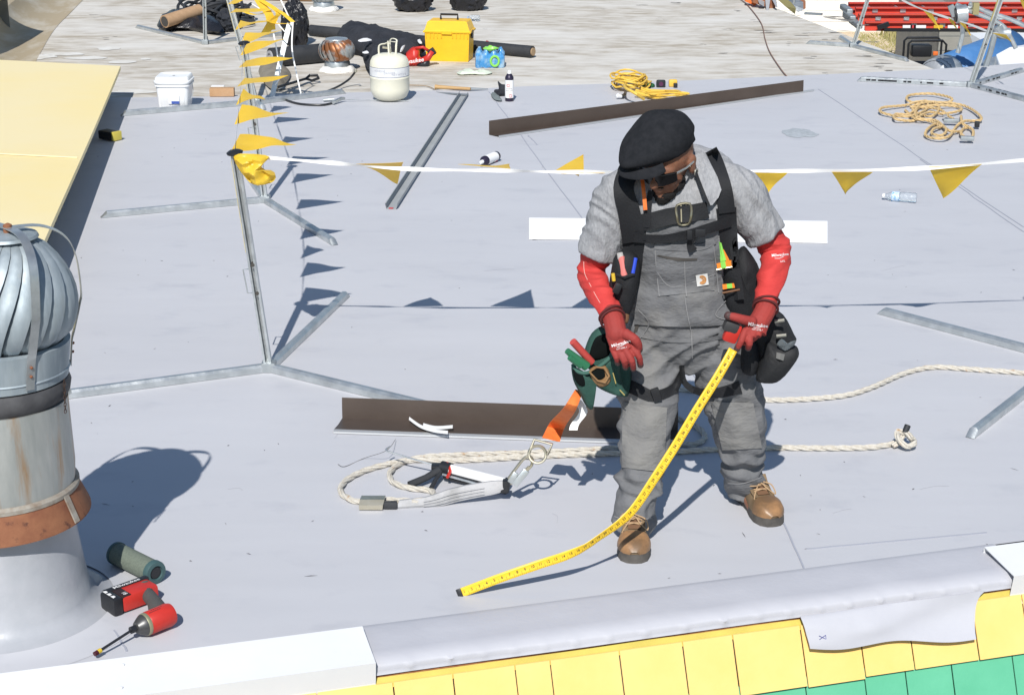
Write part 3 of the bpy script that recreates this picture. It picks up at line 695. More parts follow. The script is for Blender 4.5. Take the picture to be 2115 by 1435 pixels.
kn = M(); kc = G(1872, 912, .03)
rope(kn, catmull([kc + V(p) for p in [(-.05, .0, -.018), (-.02, .01, 0), (.0, .035, .02), (.025, .03, .0), (.03, -.01, .0), (.0, -.035, -.005), (-.03, -.01, .01), (-.03, .03, .03), (.0, .015, .03), (.02, -.02, .02)]], 8, False), .0112)
kn.build('knot', m_rope, rt, smooth=True)
M().tube([kc + V((-.005, .015, .03)), kc + V((.008, .03, .055))], .012, 12).build('rope_end_cap', m_blackrub, rt, smooth=True)

# shock-absorbing lanyard: strap, ring, hook, pack, rope grab
m_or = mat('orange_webbing', (.80, .20, .04), .7, col2=(.70, .15, .03), ns=30, bump=.4, bs=150)
m_grey_web = mat('dirty_white_webbing', (.42, .42, .43), .7, col2=(.28, .28, .28), ns=14, lo=.45, hi=.7, bump=.5, bs=60)
m_brass = mat('zinc_brass', (.50, .45, .33), .35, .9, col2=(.60, .56, .45), ns=20)
lan = thing('shock_lanyard', 'orange strap and snap hook with grey energy absorber clipped to the lifeline', 'lanyard', G(1050, 1040))
q = [P(1196, 806, 5.42), P(1176, 846, 5.38), G(1152, 876, .27), G(1138, 908, .23)]; wd = [.012, .020, .027, .031]
M().slab([[p + V((-w, -.0, w * .25)), p + V((w * .2, -.006, 0)), p + V((w, .0, -w * .25))] for p, w in zip(catmull(q, 4), np.interp(np.linspace(0, 3, 13), range(4), wd))], (0, .003, 0)).build('strap', m_or, lan, smooth=True)
q = [P(1192, 826, 5.45), P(1205, 850, 5.44), P(1188, 875, 5.44), P(1184, 888, 5.43)]
M().slab([[p + V((-.014, 0, 0)), p + V((.014, 0, 0))] for p in catmull(q, 4)], (0, .0015, 0)).build('label_tail', m_tapew, lan, smooth=True)
rc = G(1110, 938, .2); rd = M(); ax1 = V((1, 0, .1)).normalized(); ax2 = V((-.1, .35, .9)).normalized()
rd.tube([rc + (ax1 * math.cos(t) + ax2 * math.sin(t)) * .030 for t in [i * math.pi / 10 for i in range(20)]], .0055, 8, closed=True)
rd.tube([rc + ax1 * -.030 + ax2 * .005, rc + ax1 * -.005 + ax2 * .052, rc + ax1 * .055 + ax2 * .030, rc + ax1 * .034 - ax2 * .004], .0055, 8)
rd.build('ring', m_brass, lan, smooth=True)
sh = M(); a, b = G(1098, 945, .18), G(1048, 1008, .07); d = (b - a).normalized(); x = d.cross(V((0, -1, .3))).normalized()
sh.tube(catmull([a + d * .045 - x * .014, a + d * .02 - x * .016, a - d * .0, a + d * .012 + x * .018, a + d * .06 + x * .020, a + d * .11 + x * .018], 5), .0055, 8)
sh.tube([a + d * .03 - x * .012, a + d * .06 - x * .008, a + d * .12 + x * .000], .0045, 8); sh.build('snap_hook', m_brass, lan, smooth=True)
sh = M(); sh.bar(a + d * .045 - x * .014, a + d * .115 - x * .012, .024, .016, up=(0, -1, .3), bev=.004); sh.bar(a + d * .075 + x * .01, a + d * .118 + x * .006, .02, .013, up=(0, -1, .3), bev=.004); sh.build('hook_gate', m_galv, lan, smooth=True)
bb = M(); bb.box(G(1045, 1000, .065), (.024, .03, .036), bev=.006); bb.box(G(1042, 1012, .045), (.03, .022, .018), bev=.005); bb.build('end_wrap', m_black, lan, smooth=True)
q = catmull([G(1040, 1004, .06), G(990, 1012, .05), G(940, 1022, .035), G(900, 1033, .022), G(868, 1038, .016), G(822, 1042, .014)], 5)
wd = np.interp(np.linspace(0, 1, len(q)), [0, .1, .5, .62, .75, 1], [.018, .024, .026, .022, .017, .014]); n = len(q)
pk = M(); pk.slab([[p + V((.004, 0, .0)) + V((0, .35, 1)).normalized() * w, p + V((0, -.006, 0)) + V((0, .35, 1)).normalized() * w * .3, p + V((0, -.007, 0)) - V((0, .35, 1)).normalized() * w * .4, p - V((0, .35, 1)).normalized() * w] for p, w in zip(q, wd)], (0, .014, -.002))
pk.build('absorber_pack', m_grey_web, lan, smooth=True, auto=40)
for k, o in enumerate((-.5, -.1, .35)):
    M().tube([p + V((0, -.0105, 0)) + V((0, .35, 1)).normalized() * w * o for p, w in list(zip(q, wd))[4:20]], .0012, 5).build('stitching', m_grey_web, lan, smooth=True)
M().box(G(806, 1042, .016), (.05, .022, .026), bev=.006).build('webbing_cover', m_blackrub, lan, smooth=True)
rg = M(); gcen = G(778, 1036, .022)
rg.slab([[gcen + V((-.055, .028, .012)), gcen + V((-.058, -.012, .014)), gcen + V((-.06, -.03, .0)), gcen + V((-.06, -.03, -.016))], [gcen + V((.03, .028, .012)), gcen + V((.028, -.012, .014)), gcen + V((.024, -.03, .0)), gcen + V((.022, -.03, -.016))]], (0, .003, -.003))
rg.box(gcen + V((.0, .01, -.004)), (.05, .03, .022), bev=.004); rg.tube([gcen + V((.02, -.01, .0)), gcen + V((.05, -.012, 0))], .008, 8); rg.build('rope_grab', m_brass, lan, smooth=True, auto=30)

# caulking gun
cg = thing('caulking_gun', 'black and red caulking gun with white cartridge lying beside the lifeline', 'caulking gun', G(940, 975))
a, b = G(922, 968, .045), G(1050, 1000, .03); d = (b - a).normalized()
M().tube([a, a.lerp(b, .97)], .021, 20).build('cartridge', m_lab, cg, smooth=True)
M().tube([a - d * .02, a + d * .018], .026, 20).build('end_yoke', m_black, cg, smooth=True)
fr = M(); sd = d.cross(V((0, 0, 1))).normalized()
fr.tube([a + sd * .022 + V((0, 0, -.008)), b + sd * .018 + V((0, 0, -.01))], .008, 6, flat=.5); fr.tube([a + sd * .010 + V((0, 0, -.02)), b + sd * .008 + V((0, 0, -.02))], .017, 10)
fr.tube([a - sd * .02, b - sd * .02], .004, 6); fr.tube([b - d * .012, b], .024, 16); fr.build('frame', m_black, cg, smooth=True)
M().tube([a + sd * .030 + V((0, 0, -.010)), a.lerp(b, .62) + sd * .034 + V((0, 0, -.012))], .0045, 8).build('steel_rod', m_galv, cg, smooth=True)
M().tube(catmull([G(915, 955, .06), G(925, 958, .065), G(930, 972, .05), G(924, 985, .04)], 4), .006, 8).build('red_latch', m_red, cg, smooth=True)
M().tube([G(916, 965, .05), G(880, 986, .03), G(846, 1001, .02)], [.014, .013, .015], 10, flat=.8).build('handle', m_blackrub, cg, smooth=True)
M().tube([G(912, 972, .04), G(900, 990, .03), G(890, 1008, .02)], [.011, .010, .011], 10, flat=.7).build('trigger', m_blackrub, cg, smooth=True)
M().box(G(905, 966, .045), (.05, .04, .03), bev=.008).build('grip_housing', m_black, cg, smooth=True)
M().tube([G(905, 962, .045), G(840, 944, .06), G(802, 932, .07)], .0035, 8).build('plunger_rod', m_galv, cg, smooth=True)
M().tube(catmull([G(802, 932, .07), G(797, 928, .072), G(806, 922, .075)], 3), .0035, 6).build('rod_hook', m_galv, cg, smooth=True)
tag(M().tube(catmull([G(698, 958, .004), G(712, 963, .003), G(752, 946, .004), G(798, 930, .05), G(817, 907, .01)], 6), .0009, 5).build('loose_wire', m_dark, smooth=True), 'thin dark bent wire lying left of the caulking gun', 'wire')

# speaker
sp_ = thing('portable_speaker', 'olive green cylindrical portable speaker lying beside the big vent', 'speaker', G(275, 1170))
m_olive = mat('olive_mesh', (.17, .20, .16), .85, col2=(.13, .155, .125), ns=160, bump=.5, bs=300)
m_teal = mat('teal_rubber', (.05, .10, .105), .5)
a, b = G(243, 1143, .039), G(317, 1180, .039); d = (b - a).normalized()
M().tube([a, b], .036, 32).build('mesh_body', m_olive, sp_, smooth=True)
M().lathe([(.0, -.006), (.030, -.006), (.0385, .0), (.0385, .010)], a - d * .008, 32, axis=d).build('end_cap', m_teal, sp_, smooth=True)
M().lathe([(.0385, 0), (.0385, .014), (.036, .020), (.024, .021), (.022, .014), (0, .012)], b - d * .004, 32, axis=d).build('end_cap', m_teal, sp_, smooth=True)
M().lathe([(.0215, 0), (.019, .003), (0, .005)], b + d * .0095, 24, axis=d).build('driver_cone', m_black, sp_, smooth=True)

# impact driver
im = thing('impact_driver', 'red and black cordless impact driver with a long bit lying by the speaker', 'power tool', G(285, 1250))
h0, h1 = G(292, 1292, .040), G(352, 1267, .042); d = (h1 - h0).normalized()
M().lathe([(.0, 0), (.032, .0), (.036, .006), (.036, .055), (.037, .075), (.033, .088), (.0, .09)], h0 + d * .018, 28, axis=d).build('motor_housing', m_red, im, smooth=True)
M().lathe([(.012, -.014), (.018, -.012), (.026, .0), (.033, .012), (.034, .026)], h0 - d * .006, 28, axis=d).build('gear_case', mat('gunmetal', (.10, .10, .10), .4, .6), im, smooth=True)
M().lathe([(.034, 0), (.035, .002), (.035, .010), (.034, .012)], h0 + d * .008, 28, axis=d).build('case_ring', mat('aged_brass', (.35, .34, .22), .45, .5), im, smooth=True)
bit0 = h0 - d * .02; bit1 = G(205, 1344, .022)
M().tube([bit0, bit0 - d * .018], .011, 14).build('chuck', m_black, im, smooth=True)
M().tube([bit0 - d * .01, bit1], .0042, 8).build('bit_shaft', mat('dark_steel', (.08, .08, .09), .35, .8), im, smooth=True)
bd_ = (bit1 - bit0).normalized()
M().tube([bit1 - bd_ * .006, bit1 + bd_ * .006], .0075, 10).build('bit_sleeve', m_flag, im, smooth=True)
M().tube([bit1 + bd_ * .006, bit1 + bd_ * .018], .008, 6).build('bit_tip', mat('dark_red_steel', (.12, .03, .04), .4, .5), im, smooth=True)
gr = M(); gr.tube(catmull([h0.lerp(h1, .72) + V((-.01, .02, -.004)), G(318, 1243, .040), G(306, 1228, .040), G(298, 1213, .040)], 4), [.026] * 4 + [.022] * 4 + [.021] * 4 + [.026], 14, flat=.85)
gr.build('grip', mat('grip_rubber', (.075, .075, .072), .7, bump=.5, bs=150), im, smooth=True)
M().box(G(298, 1278, .034) + V((0, .02, 0)), (.018, .022, .02), bev=.005).build('trigger', m_black, im, smooth=True)
b0, b1 = G(228, 1246, .034), G(318, 1213, .034)
M().bar(b0.lerp(b1, .14), b0.lerp(b1, .96), .078, .052, bev=.010).build('battery_case', m_red, im, smooth=True)
bx = (b1 - b0).normalized(); by = V((-bx.y, bx.x, 0))
M().bar(b0 + by * .034 + V((0, 0, .0)), b1 + by * .034, .024, .060, bev=.006).build('battery_rail', m_black, im, smooth=True)
M().bar(b0 - bx * .012, b0 + bx * .022, .082, .058, bev=.010).build('battery_front', m_black, im, smooth=True)
M().bar(b0 + bx * .022, b0 + bx * .055, .072, .0545, bev=.004).build('battery_label', mat('label_black', (.03, .018, .018), .5), im, smooth=True)
tx = M(); words(tx, 'Milwaukee', .020, (b0 + b1) / 2 + by * .030 + V((0, -.0, .0308)), bx, by, .01, 1.1)
for k in range(3): tx.poly([b0 - bx * .004 + by * (-.028 + k * .022) + V((0, 0, .0295)), b0 + bx * .006 + by * (-.024 + k * .022) + V((0, 0, .0295)), b0 + bx * .006 + by * (-.014 + k * .022) + V((0, 0, .0295)), b0 - bx * .004 + by * (-.010 + k * .022) + V((0, 0, .0295))], (0, 0, .001))
words(tx, '18', .02, b0 + bx * .040 - by * .018 + V((0, 0, .0283)), by * -1, bx, .01)
tx.build('lettering', m_lab, im)
tx = M()
for k in range(6): tx.bar(h0 + d * (.035 + k * .007) + V((0, -.012, .0345)), h0 + d * (.037 + k * .007) + V((0, .006, .0355)), .003, .0012)
tx.build('vent_slots', m_black, im)

# cordless battery by the pale panel
bt = thing('tool_battery', 'small black and yellow cordless tool battery lying by the pale panel', 'battery', G(225, 280))
a, b = G(212, 276, .035), G(240, 281, .035)
M().bar(a, b, .085, .06, bev=.01).build('case', m_black, bt, smooth=True)
d = (b - a).normalized(); M().bar(b - d * .012, b + d * .014, .080, .062, bev=.006).build('yellow_end', mat('dull_yellow', (.55, .46, .08), .5), bt, smooth=True)
tx = M(); words(tx, 'DEWALT', .026, (a + b) / 2 + V((0, -.0438, .003)), d, V((0, -.05, 1)), .01); words(tx, '20V MAX', .018, (a + b) / 2 + V((0, -.0438, -.017)), d, V((0, -.05, 1)), .01); tx.build('lettering', mat('pale_ink', (.6, .56, .35), .5), bt)
# bucket
bc = G(363, 221); s = s_at(bc)
bk = thing('plastic_bucket', 'square white plastic bucket with snap lid at the edge of the old roof', 'bucket', bc)
def rsq(w, z, cr=.35, n=6, dx=0):
    out = []
    for k in range(4):
        for i in range(n):
            t = math.pi / 2 * (k + i / (n - 1)); r = w * cr; cx_ = (w - r) * (1 if k in (0, 3) else -1); cy_ = (w - r) * (1 if k < 2 else -1)
            out.append(bc + V((cx_ + r * math.cos(t) + dx, cy_ + r * math.sin(t), z)))
    return out
m_wpl = mat('white_plastic', (.80, .81, .82), .4)
M().grid([rsq(.01, .002), rsq(.105, .002), rsq(.112, .01), rsq(.124, .17), rsq(.134, .175), rsq(.134, .185), rsq(.126, .188), rsq(.128, .20)], closed=True).build('tub', m_wpl, bk, smooth=True, auto=40)
M().grid([rsq(.135, .196), rsq(.137, .20), rsq(.137, .212), rsq(.128, .216), rsq(.126, .235), rsq(.118, .245), rsq(.10, .240), rsq(.095, .238), rsq(.01, .238)], closed=True).build('lid', m_wpl, bk, smooth=True, auto=40)
M().tube(catmull([bc + V((.134, 0, .18)), bc + V((.145, -.03, .12)), bc + V((.13, -.06, .07))], 5), .0025, 6).build('handle', m_galv, bk, smooth=True)
lb = M(); lb.poly([bc + V((-.03, -.1245, .045)), bc + V((.055, -.1245, .045)), bc + V((.055, -.129, .115)), bc + V((-.03, -.129, .115))], (0, -.0008, 0)); lb.build('label', mat('label_pale', (.72, .74, .78), .6), bk)
M().poly([bc + V((-.005, -.1258, .046)), bc + V((.054, -.1258, .046)), bc + V((.054, -.127, .066)), bc + V((-.005, -.127, .066))], (0, -.0008, 0)).build('blue_panel', mat('label_blue', (.05, .10, .38), .6), bk)
# brown cardboard box piece
t = thing('cardboard_carton', 'small brown carton lying beside the white bucket', 'box', G(459, 199))
M().box(G(459, 190, .035), (.19, .07, .065), Matrix.Rotation(.03, 3, 'Z'), .006).build('carton', mat('cardboard', (.42, .25, .13), .85, col2=(.48, .30, .17), ns=9), t, smooth=True)
M().box(G(450, 178, .068) , (.10, .05, .006)).build('label', m_lab, t)

# adhesive cylinder
cc = G(806, 207); s = s_at(cc); r = 40.5 / s
cy = thing('adhesive_cylinder', 'cream adhesive cylinder with collar handle standing on the membrane edge', 'gas cylinder', cc)
M().lathe([(.0, .0), (r * .55, .002), (r * .85, .03), (r * .98, .075), (r, .10), (r, .178), (r * 1.008, .180), (r * 1.008, .184), (r, .186), (r, .27), (r * .97, .305), (r * .86, .335), (r * .6, .355), (r * .3, .362), (.0, .364)], cc, 48).build('body', m_cream, cy, smooth=True)
M().lathe([(r * 1.003, .195), (r * 1.003, .268)], cc, 48, cap=False).build('label', mat('cyl_label', (.70, .71, .71), .55, col2=(.60, .61, .63), ns=22), cy, smooth=True)
for z in (.196, .266): M().lathe([(r * 1.006, z), (r * 1.006, z + .003)], cc, 48, cap=False).build('label_stripe', mat('navy', (.05, .07, .2), .5), cy, smooth=True)
tx = M()
for k, wd_ in enumerate(['ADHESIVE', 'DANGER', 'NET WT 27.5']):
    vs, fs = text_mesh(wd_, .022, .0); tx.add([cc + V((math.sin((x - .07 + .08 * k) / r) * r * 1.008, -math.cos((x - .07 + .08 * k) / r) * r * 1.008, .245 - .014 * k + y)) for x, y in vs], fs)
tx.build('lettering', mat('faint_ink', (.35, .36, .42), .6), cy)
hd = M()
for sx in (-1, 1):
    hd.tube(catmull([cc + V((sx * .075 - .02 * (sx > 0), -.02, .335)), cc + V((sx * .075 - .02 * (sx > 0), -.02, .42)), cc + V((sx * .045 + .015, -.01, .435 + .03 * (sx > 0))), cc + V((.01 if sx > 0 else -.01, .02, .43 + .03 * (sx > 0))), cc + V((.01, .02, .345))], 4), .009, 6, flat=.5)
hd.tube([cc + V((.0, -.02, .34)), cc + V((-.005, -.02, .455)), cc + V((.06, -.02, .45)), cc + V((.05, -.02, .34))], .008, 6)
hd.build('collar_handle', m_cream, cy, smooth=True)
M().tube([cc + V((0, 0, .35)), cc + V((0, 0, .40)), cc + V((-.05, -.01, .41))], .011, 10).build('valve', m_brass, cy, smooth=True)
# hose with spray wand
hs = thing('spray_hose', 'black adhesive hose with a wand trailing left of the cream cylinder', 'hose', G(640, 210))
M().tube(catmull(gp([(735, 147, .12), (720, 165, .05), (690, 183, .01), (640, 200), (600, 201), (590, 206), (620, 215), (665, 217), (690, 212)], .01), 8), .0085, 8).build('hose', m_black, hs, smooth=True)
M().tube(gp([(688, 212, .02), (705, 204, .03), (712, 203, .03)], .02), [.014, .014, .008], 10).build('spray_gun', m_galv, hs, smooth=True)
M().tube(gp([(668, 207, .015), (690, 205, .02)]), .012, 8).build('trigger', m_galvd, hs, smooth=True)
M().tube(gp([(705, 206, .02), (760, 207, .01), (845, 209, .008)]), .003, 6).build('wand', m_galv, hs, smooth=True)
M().lathe([(.01, 0), (.012, .01), (.005, .03)], G(735, 150, .12), 10).build('hose_fitting', m_brass, hs, smooth=True)

# spray cans
def can(root_loc, mtx, label, name='spray_can', nozzle=True):
    t = thing(name, label, 'spray can', root_loc, 'adhesive spray cans')
    def L(prof, m, nm, n=28):
        q = M(); q.T = mtx; q.lathe(prof, (0, 0, 0), n); return q.build(nm, m, t, smooth=True, auto=40)
    L([(.030, 0), (.033, .004), (.033, .185), (.030, .19), (.022, .205), (.014, .212)], mat('can_dark', (.03, .025, .05), .35, .3), 'can')
    L([(.0334, .028), (.0334, .165)], m_lab, 'label')
    for (z, hh, xx) in ((.045, .03, .008), (.125, .028, -.008)):
        q = M(); q.T = mtx
        for k in range(2):
            r_ = .013 - k * .005; ps = [V((math.sin((xx + r_ * math.cos(a)) / .0334) * .0338, -math.cos((xx + r_ * math.cos(a)) / .0334) * .0338, z + r_ * math.sin(a))) for a in [i * math.pi / 8 for i in range(16)]]
            q.tube(ps, .0012, 4, closed=True)
        q.build('red_emblem', m_labred, t)
    q = M(); q.T = mtx
    for k, wd_ in enumerate(['ADHESIVE', 'HIGH TACK']):
        vs, fs = text_mesh(wd_, .011, .0); q.add([V((math.sin(x / .034) * .0338, -math.cos(x / .034) * .0338, .10 - k * .014 + y)) for x, y in vs], fs)
    q.build('lettering', m_ink, t)
    if nozzle: L([(.014, .208), (.014, .222), (.010, .236), (.0, .24)], m_wpl, 'nozzle', 16)
    return t
p = G(1052, 209); can(p, Matrix.Translation(p), 'adhesive spray can standing upright with a white nozzle beside black gloves')
p = G(1026, 322, .034); q = G(985, 339, .034); d = (q - p).normalized()
can(p, Matrix.Translation(p) @ d.to_track_quat('Z', 'Y').to_matrix().to_4x4() @ Matrix.Rotation(R(20), 4, 'Z') @ Matrix.Scale(.95, 4), 'adhesive spray can lying on its side just behind the pennant line', nozzle=True)
# glove by the can
gl = M(); gc = G(1040, 190, .03)
gl.pillow([P(u, v, gc.y) for u, v in [(1022, 198), (1021, 186), (1030, 184), (1028, 168), (1036, 174), (1047, 177), (1050, 195), (1042, 207), (1032, 203)]], .05, wob=.03, ws=25)
tag(gl.build('work_glove', m_cloth, smooth=True), 'crumpled black work glove leaning against the upright spray can', 'glove')
gl = M(); gl.pillow([G(u, v, .012) for u, v in [(1014, 196), (1020, 192), (1034, 203), (1036, 208), (1022, 206)]], .015, front=(0, 0, 1), wob=.01)
tag(gl.build('grey_glove_cuff', mat('grey_green_knit', (.16, .19, .19), .9), smooth=True), 'small grey-green knitted scrap beside the crumpled black glove', 'rag')

# yellow extension cord coil
m_cord = mat('yellow_cord', (.78, .52, .08), .5, col2=(.70, .44, .06), ns=9)
ec = thing('cable_coil', 'coiled yellow extension cord behind the far brown flashing', 'extension cord', G(1335, 195))
ck = M(); random.seed(3)
for k in range(10):
    a0 = random.uniform(0, 6.28); cx_, cy_ = G(1300 + random.uniform(-8, 10), 182 + random.uniform(-5, 5)).xy; rx, ry = random.uniform(.10, .15), random.uniform(.10, .22)
    ck.tube([V((cx_ + rx * math.cos(t + a0), cy_ + ry * math.sin(t + a0), .012 + .02 * (k % 5) + .025 * abs(math.sin(t * 1.5 + k)))) for t in [i * .35 for i in range(19)]], .0075, 6)
for k in range(10):
    l = [(1318 + random.uniform(-20, 10), 180 + k * 1.5), (1345, 186 + k * 1.8), (1385 + random.uniform(-5, 10), 186 + k * 1.8 + random.uniform(-3, 3)), (1425 - random.uniform(0, 20), 192 + k * .6)]
    ck.tube(catmull([G(u, v, .012 + random.uniform(0, .04)) for u, v in l], 5), .0075, 6)
ck.tube(catmull([G(1296, 168, .04), G(1290, 180, .10), G(1310, 192, .09), G(1330, 205, .03)], 5), .012, 6)
ck.build('cord', m_cord, ec, smooth=True)
M().lathe([(.013, 0), (.016, .02), (.016, .04), (.01, .045)], G(1283, 200, .02), 12, axis=(-.7, -.5, .3)).build('plug', m_wpl, ec, smooth=True)
M().tube([G(1290, 196, .02), G(1285, 200, .02)], .014, 10).build('plug_collar', m_black, ec, smooth=True)
gg = M(); gg.pillow([P(u, v, G(1336, 180).y) for u, v in [(1327, 176), (1335, 170), (1350, 173), (1352, 180), (1340, 184), (1328, 182)]], .04, wob=.02)
tag(gg.build('green_cloth', mat('green_cloth', (.02, .16, .05), .8, col2=(.01, .05, .02), ns=20), smooth=True), 'small dark green cloth bundle on the coiled yellow cord', 'cloth')
t = thing('tape_measure', 'small black tape measure sitting left of the yellow one behind the cord', 'tape measure', G(1365, 178)); M().box(G(1365, 173, .03), (.075, .04, .06), bev=.014).build('case', m_black, t, smooth=True); M().lathe([(.018, 0), (.018, .003)], G(1365, 173, .03) + V((0, -.02, 0)), 16, axis=(0, -1, 0)).build('emblem', mat('dark_purple', (.08, .02, .06), .5), t)
t = thing('tape_measure', 'small yellow and black tape measure beyond the cord, near the far roof edge', 'tape measure', G(1390, 178)); M().box(G(1390, 172, .03), (.07, .04, .06), bev=.016).build('case', m_cord, t, smooth=True); M().box(G(1390, 176, .022) + V((.02, -.002, 0)), (.032, .042, .03), bev=.008).build('bumper', m_black, t, smooth=True)

# pile of tan rope with grabs
m_tan = mat('tan_rope', (.55, .38, .17), .9, col2=(.62, .46, .25), ns=50, bump=.4, bs=200)
tr = thing('rope_pile', 'loose pile of tan twisted rope with metal grabs, upper right', 'rope', G(1930, 240))
rp = M(); r_ = .0105
for l in ([(1905, 217), (1875, 208), (1880, 197), (1925, 194), (1965, 203), (1955, 212), (1900, 210), (1870, 218), (1826, 222), (1818, 230), (1840, 238), (1880, 240), (1915, 225), (1910, 208), (1880, 235), (1850, 236), (1850, 246), (1885, 250), (1895, 243), (1920, 232), (1950, 235), (1985, 228), (1975, 220), (1930, 218), (1900, 222), (1890, 236), (1905, 246), (1935, 250), (1960, 270), (1985, 272)],
          [(1915, 213), (1960, 213), (1995, 220), (2020, 235), (2027, 247), (2010, 250), (1990, 251), (1975, 262), (1960, 282), (1935, 286), (1912, 280), (1918, 265), (1938, 256), (1955, 268), (1945, 280), (1925, 276), (1930, 266), (1950, 262)],
          [(1880, 222), (1900, 215), (1930, 212), (1940, 225), (1925, 240), (1900, 236), (1885, 225), (1905, 222), (1940, 226), (1960, 240), (1975, 250)], [(1985, 240), (1988, 255), (2000, 262), (2010, 270), (2008, 284), (1995, 285), (1985, 275), (1992, 265), (2005, 264)], [(1870, 228), (1890, 245), (1920, 250), (1945, 262)]):
    rope(rp, catmull([G(u, v, .012 + .022 * abs(math.sin(i * 1.3))) for i, (u, v) in enumerate(l)], 6), r_, n=5)
rp.build('rope_strands', m_tan, tr, smooth=True)
for (u, v, sx, sy, sz, m_, nm) in ((1965, 250, .11, .035, .03, m_galvd, 'rope_grab'), (1998, 286, .09, .04, .03, m_galvd, 'rope_grab'), (2018, 257, .035, .05, .04, m_black, 'end_wrap'), (1952, 240, .03, .07, .012, m_grey_web, 'webbing')):
    M().box(G(u, v, .035), (sx, sy, sz), Matrix.Rotation(-.2, 3, 'Z'), .006).build(nm, m_, tr, smooth=True)
# water bottle
def bottle(t, a, b, r, mb, mc, ml=None):
    d = (b - a).normalized(); L = (b - a).length
    M().lathe([(.0, 0), (r * .85, 0), (r, .006), (r * .96, L * .12), (r, L * .18), (r * .95, L * .26), (r, L * .34), (r * .92, L * .5), (r, L * .66), (r * .8, L * .78), (r * .42, L * .88), (r * .40, L * .93)], a, 20, axis=d).build('bottle', mb, t, smooth=True)
    M().lathe([(r * .45, 0), (r * .45, L * .065), (0, L * .07)], a + d * L * .93, 14, axis=d).build('cap', mc, t, smooth=True)
    if ml: M().lathe([(r * 1.01, L * .50), (r * 1.01, L * .72)], a, 20, axis=d, cap=False).build('label', ml, t, smooth=True)
m_pet = mat('clear_pet', (.80, .85, .9), .12, trans=.82, ior=1.2, bump=.8, bs=40, bdist=.006)
m_lblue = mat('label_sky', (.10, .32, .58), .5, col2=(.7, .75, .8), ns=60)
t = thing('water_bottle', 'clear crumpled plastic water bottle lying under the right-hand pennants', 'bottle', G(1858, 412)); bottle(t, G(1893, 409, .03), G(1823, 404, .028), .030, m_pet, m_wpl, m_lblue)
t = thing('water_bottle', 'tiny far water bottle on the old roof beyond the yellow toolbox', 'bottle', G(978, 40)); bottle(t, G(990, 38, .02), G(966, 37, .02), .030, m_pet, mat('cap_blue', (.2, .35, .6), .5))
# drain patch and small debris
pd = M(); c0 = G(1650, 275, .002); n = 22; random.seed(8); ring = [c0 + V((math.cos(2 * math.pi * i / n) * .13 * random.uniform(.8, 1.15), math.sin(2 * math.pi * i / n) * .16 * random.uniform(.8, 1.2), 0)) for i in range(n)]
pd.add(ring + [p.lerp(c0, .6) + V((0, 0, .008)) for p in ring] + [c0 + V((0, 0, .003))], [(i, (i + 1) % n, n + (i + 1) % n, n + i) for i in range(n)] + [(n + i, n + (i + 1) % n, 2 * n) for i in range(n)])
tag(pd.build('scuffed_patch', mat('scuffed', (.44, .47, .50), .7, col2=(.33, .36, .38), ns=30, bump=.8, bs=30), smooth=True), 'small scuffed patch on the membrane behind the cap and near the tan rope', 'patch')
db = M(); random.seed(21)
for k in range(110):
    u, v = random.uniform(150, 2100), random.uniform(230, 1230); p = G(u, v, .001); a = random.uniform(0, 6.28); L = random.uniform(.002, .010) * (3 if random.random() < .1 else 1); w = random.uniform(.001, .003)
    d = V((math.cos(a), math.sin(a), 0)); x = V((-d.y, d.x, 0)); db.add([p - d * L, p + x * w, p + d * L, p - x * w + V((0, 0, .002))], [(0, 1, 2), (0, 2, 3)])
tag(db.build('roof_grit', mat('grit', (.12, .12, .13), .9)), 'scattered grit and tiny scraps on the grey membrane', 'grit', kind='stuff')
# ------------------------------------------------------------------ the worker
m_skin = mat('skin', (.20, .085, .05), .5, col2=(.24, .11, .065), ns=30, sss=.1, bump=.2, bs=120)
m_shirt = mat('heather_grey', (.265, .27, .285), .9, col2=(.33, .335, .35), ns=120, st=(1, 1, .4), lo=.4, hi=.6, bump=.7, bs=15, bst=(1.7, 1, .8), bdist=.02, bd=4)
m_over = mat('grey_duck_canvas', (.125, .128, .136), .85, col2=(.165, .168, .176), ns=14, lo=.3, hi=.7, bump=.6, bs=7, bst=(.9, .9, 1.7), bdist=.034, bd=4.5, col3=(.215, .21, .20), n3=4, lo3=.54, hi3=.72, st3=(1, 1, .7))
m_sleeve = mat('red_knit', (.56, .045, .04), .8, col2=(.50, .04, .036), ns=20, bump=.6, bs=10, bst=(.7, .7, 3.5), bdist=.012, bd=5)
m_glove = mat('red_glove', (.34, .04, .032), .75, col2=(.28, .035, .03), ns=14, bump=.4, bs=160)
m_gtip = mat('glove_dip', (.10, .03, .028), .6, col2=(.05, .04, .04), ns=20)
m_strap = mat('black_webbing', (.010, .011, .0135), .75, bump=.5, bs=180)
m_capc = mat('cap_wool', (.013, .0145, .0175), .95, col2=(.021, .022, .026), ns=40, bump=.5, bs=35, bdist=.004, spec=.2)
m_boot = mat('tan_leather', (.24, .17, .10), .85, col2=(.13, .085, .045), ns=12, lo=.35, hi=.65, bump=.4, bs=60)
m_toe = mat('toe_leather', (.34, .185, .085), .38, col2=(.16, .095, .05), ns=10, lo=.42, hi=.62, bump=.2, bs=60)
m_sole = mat('boot_sole', (.06, .055, .05), .8, col2=(.11, .10, .09), ns=20)
px = lambda n: n / 634.0
wk = thing('person', 'roofer in black flat cap, grey overalls and red gloves holding out a yellow tape measure', 'person', G(1440, 1080))
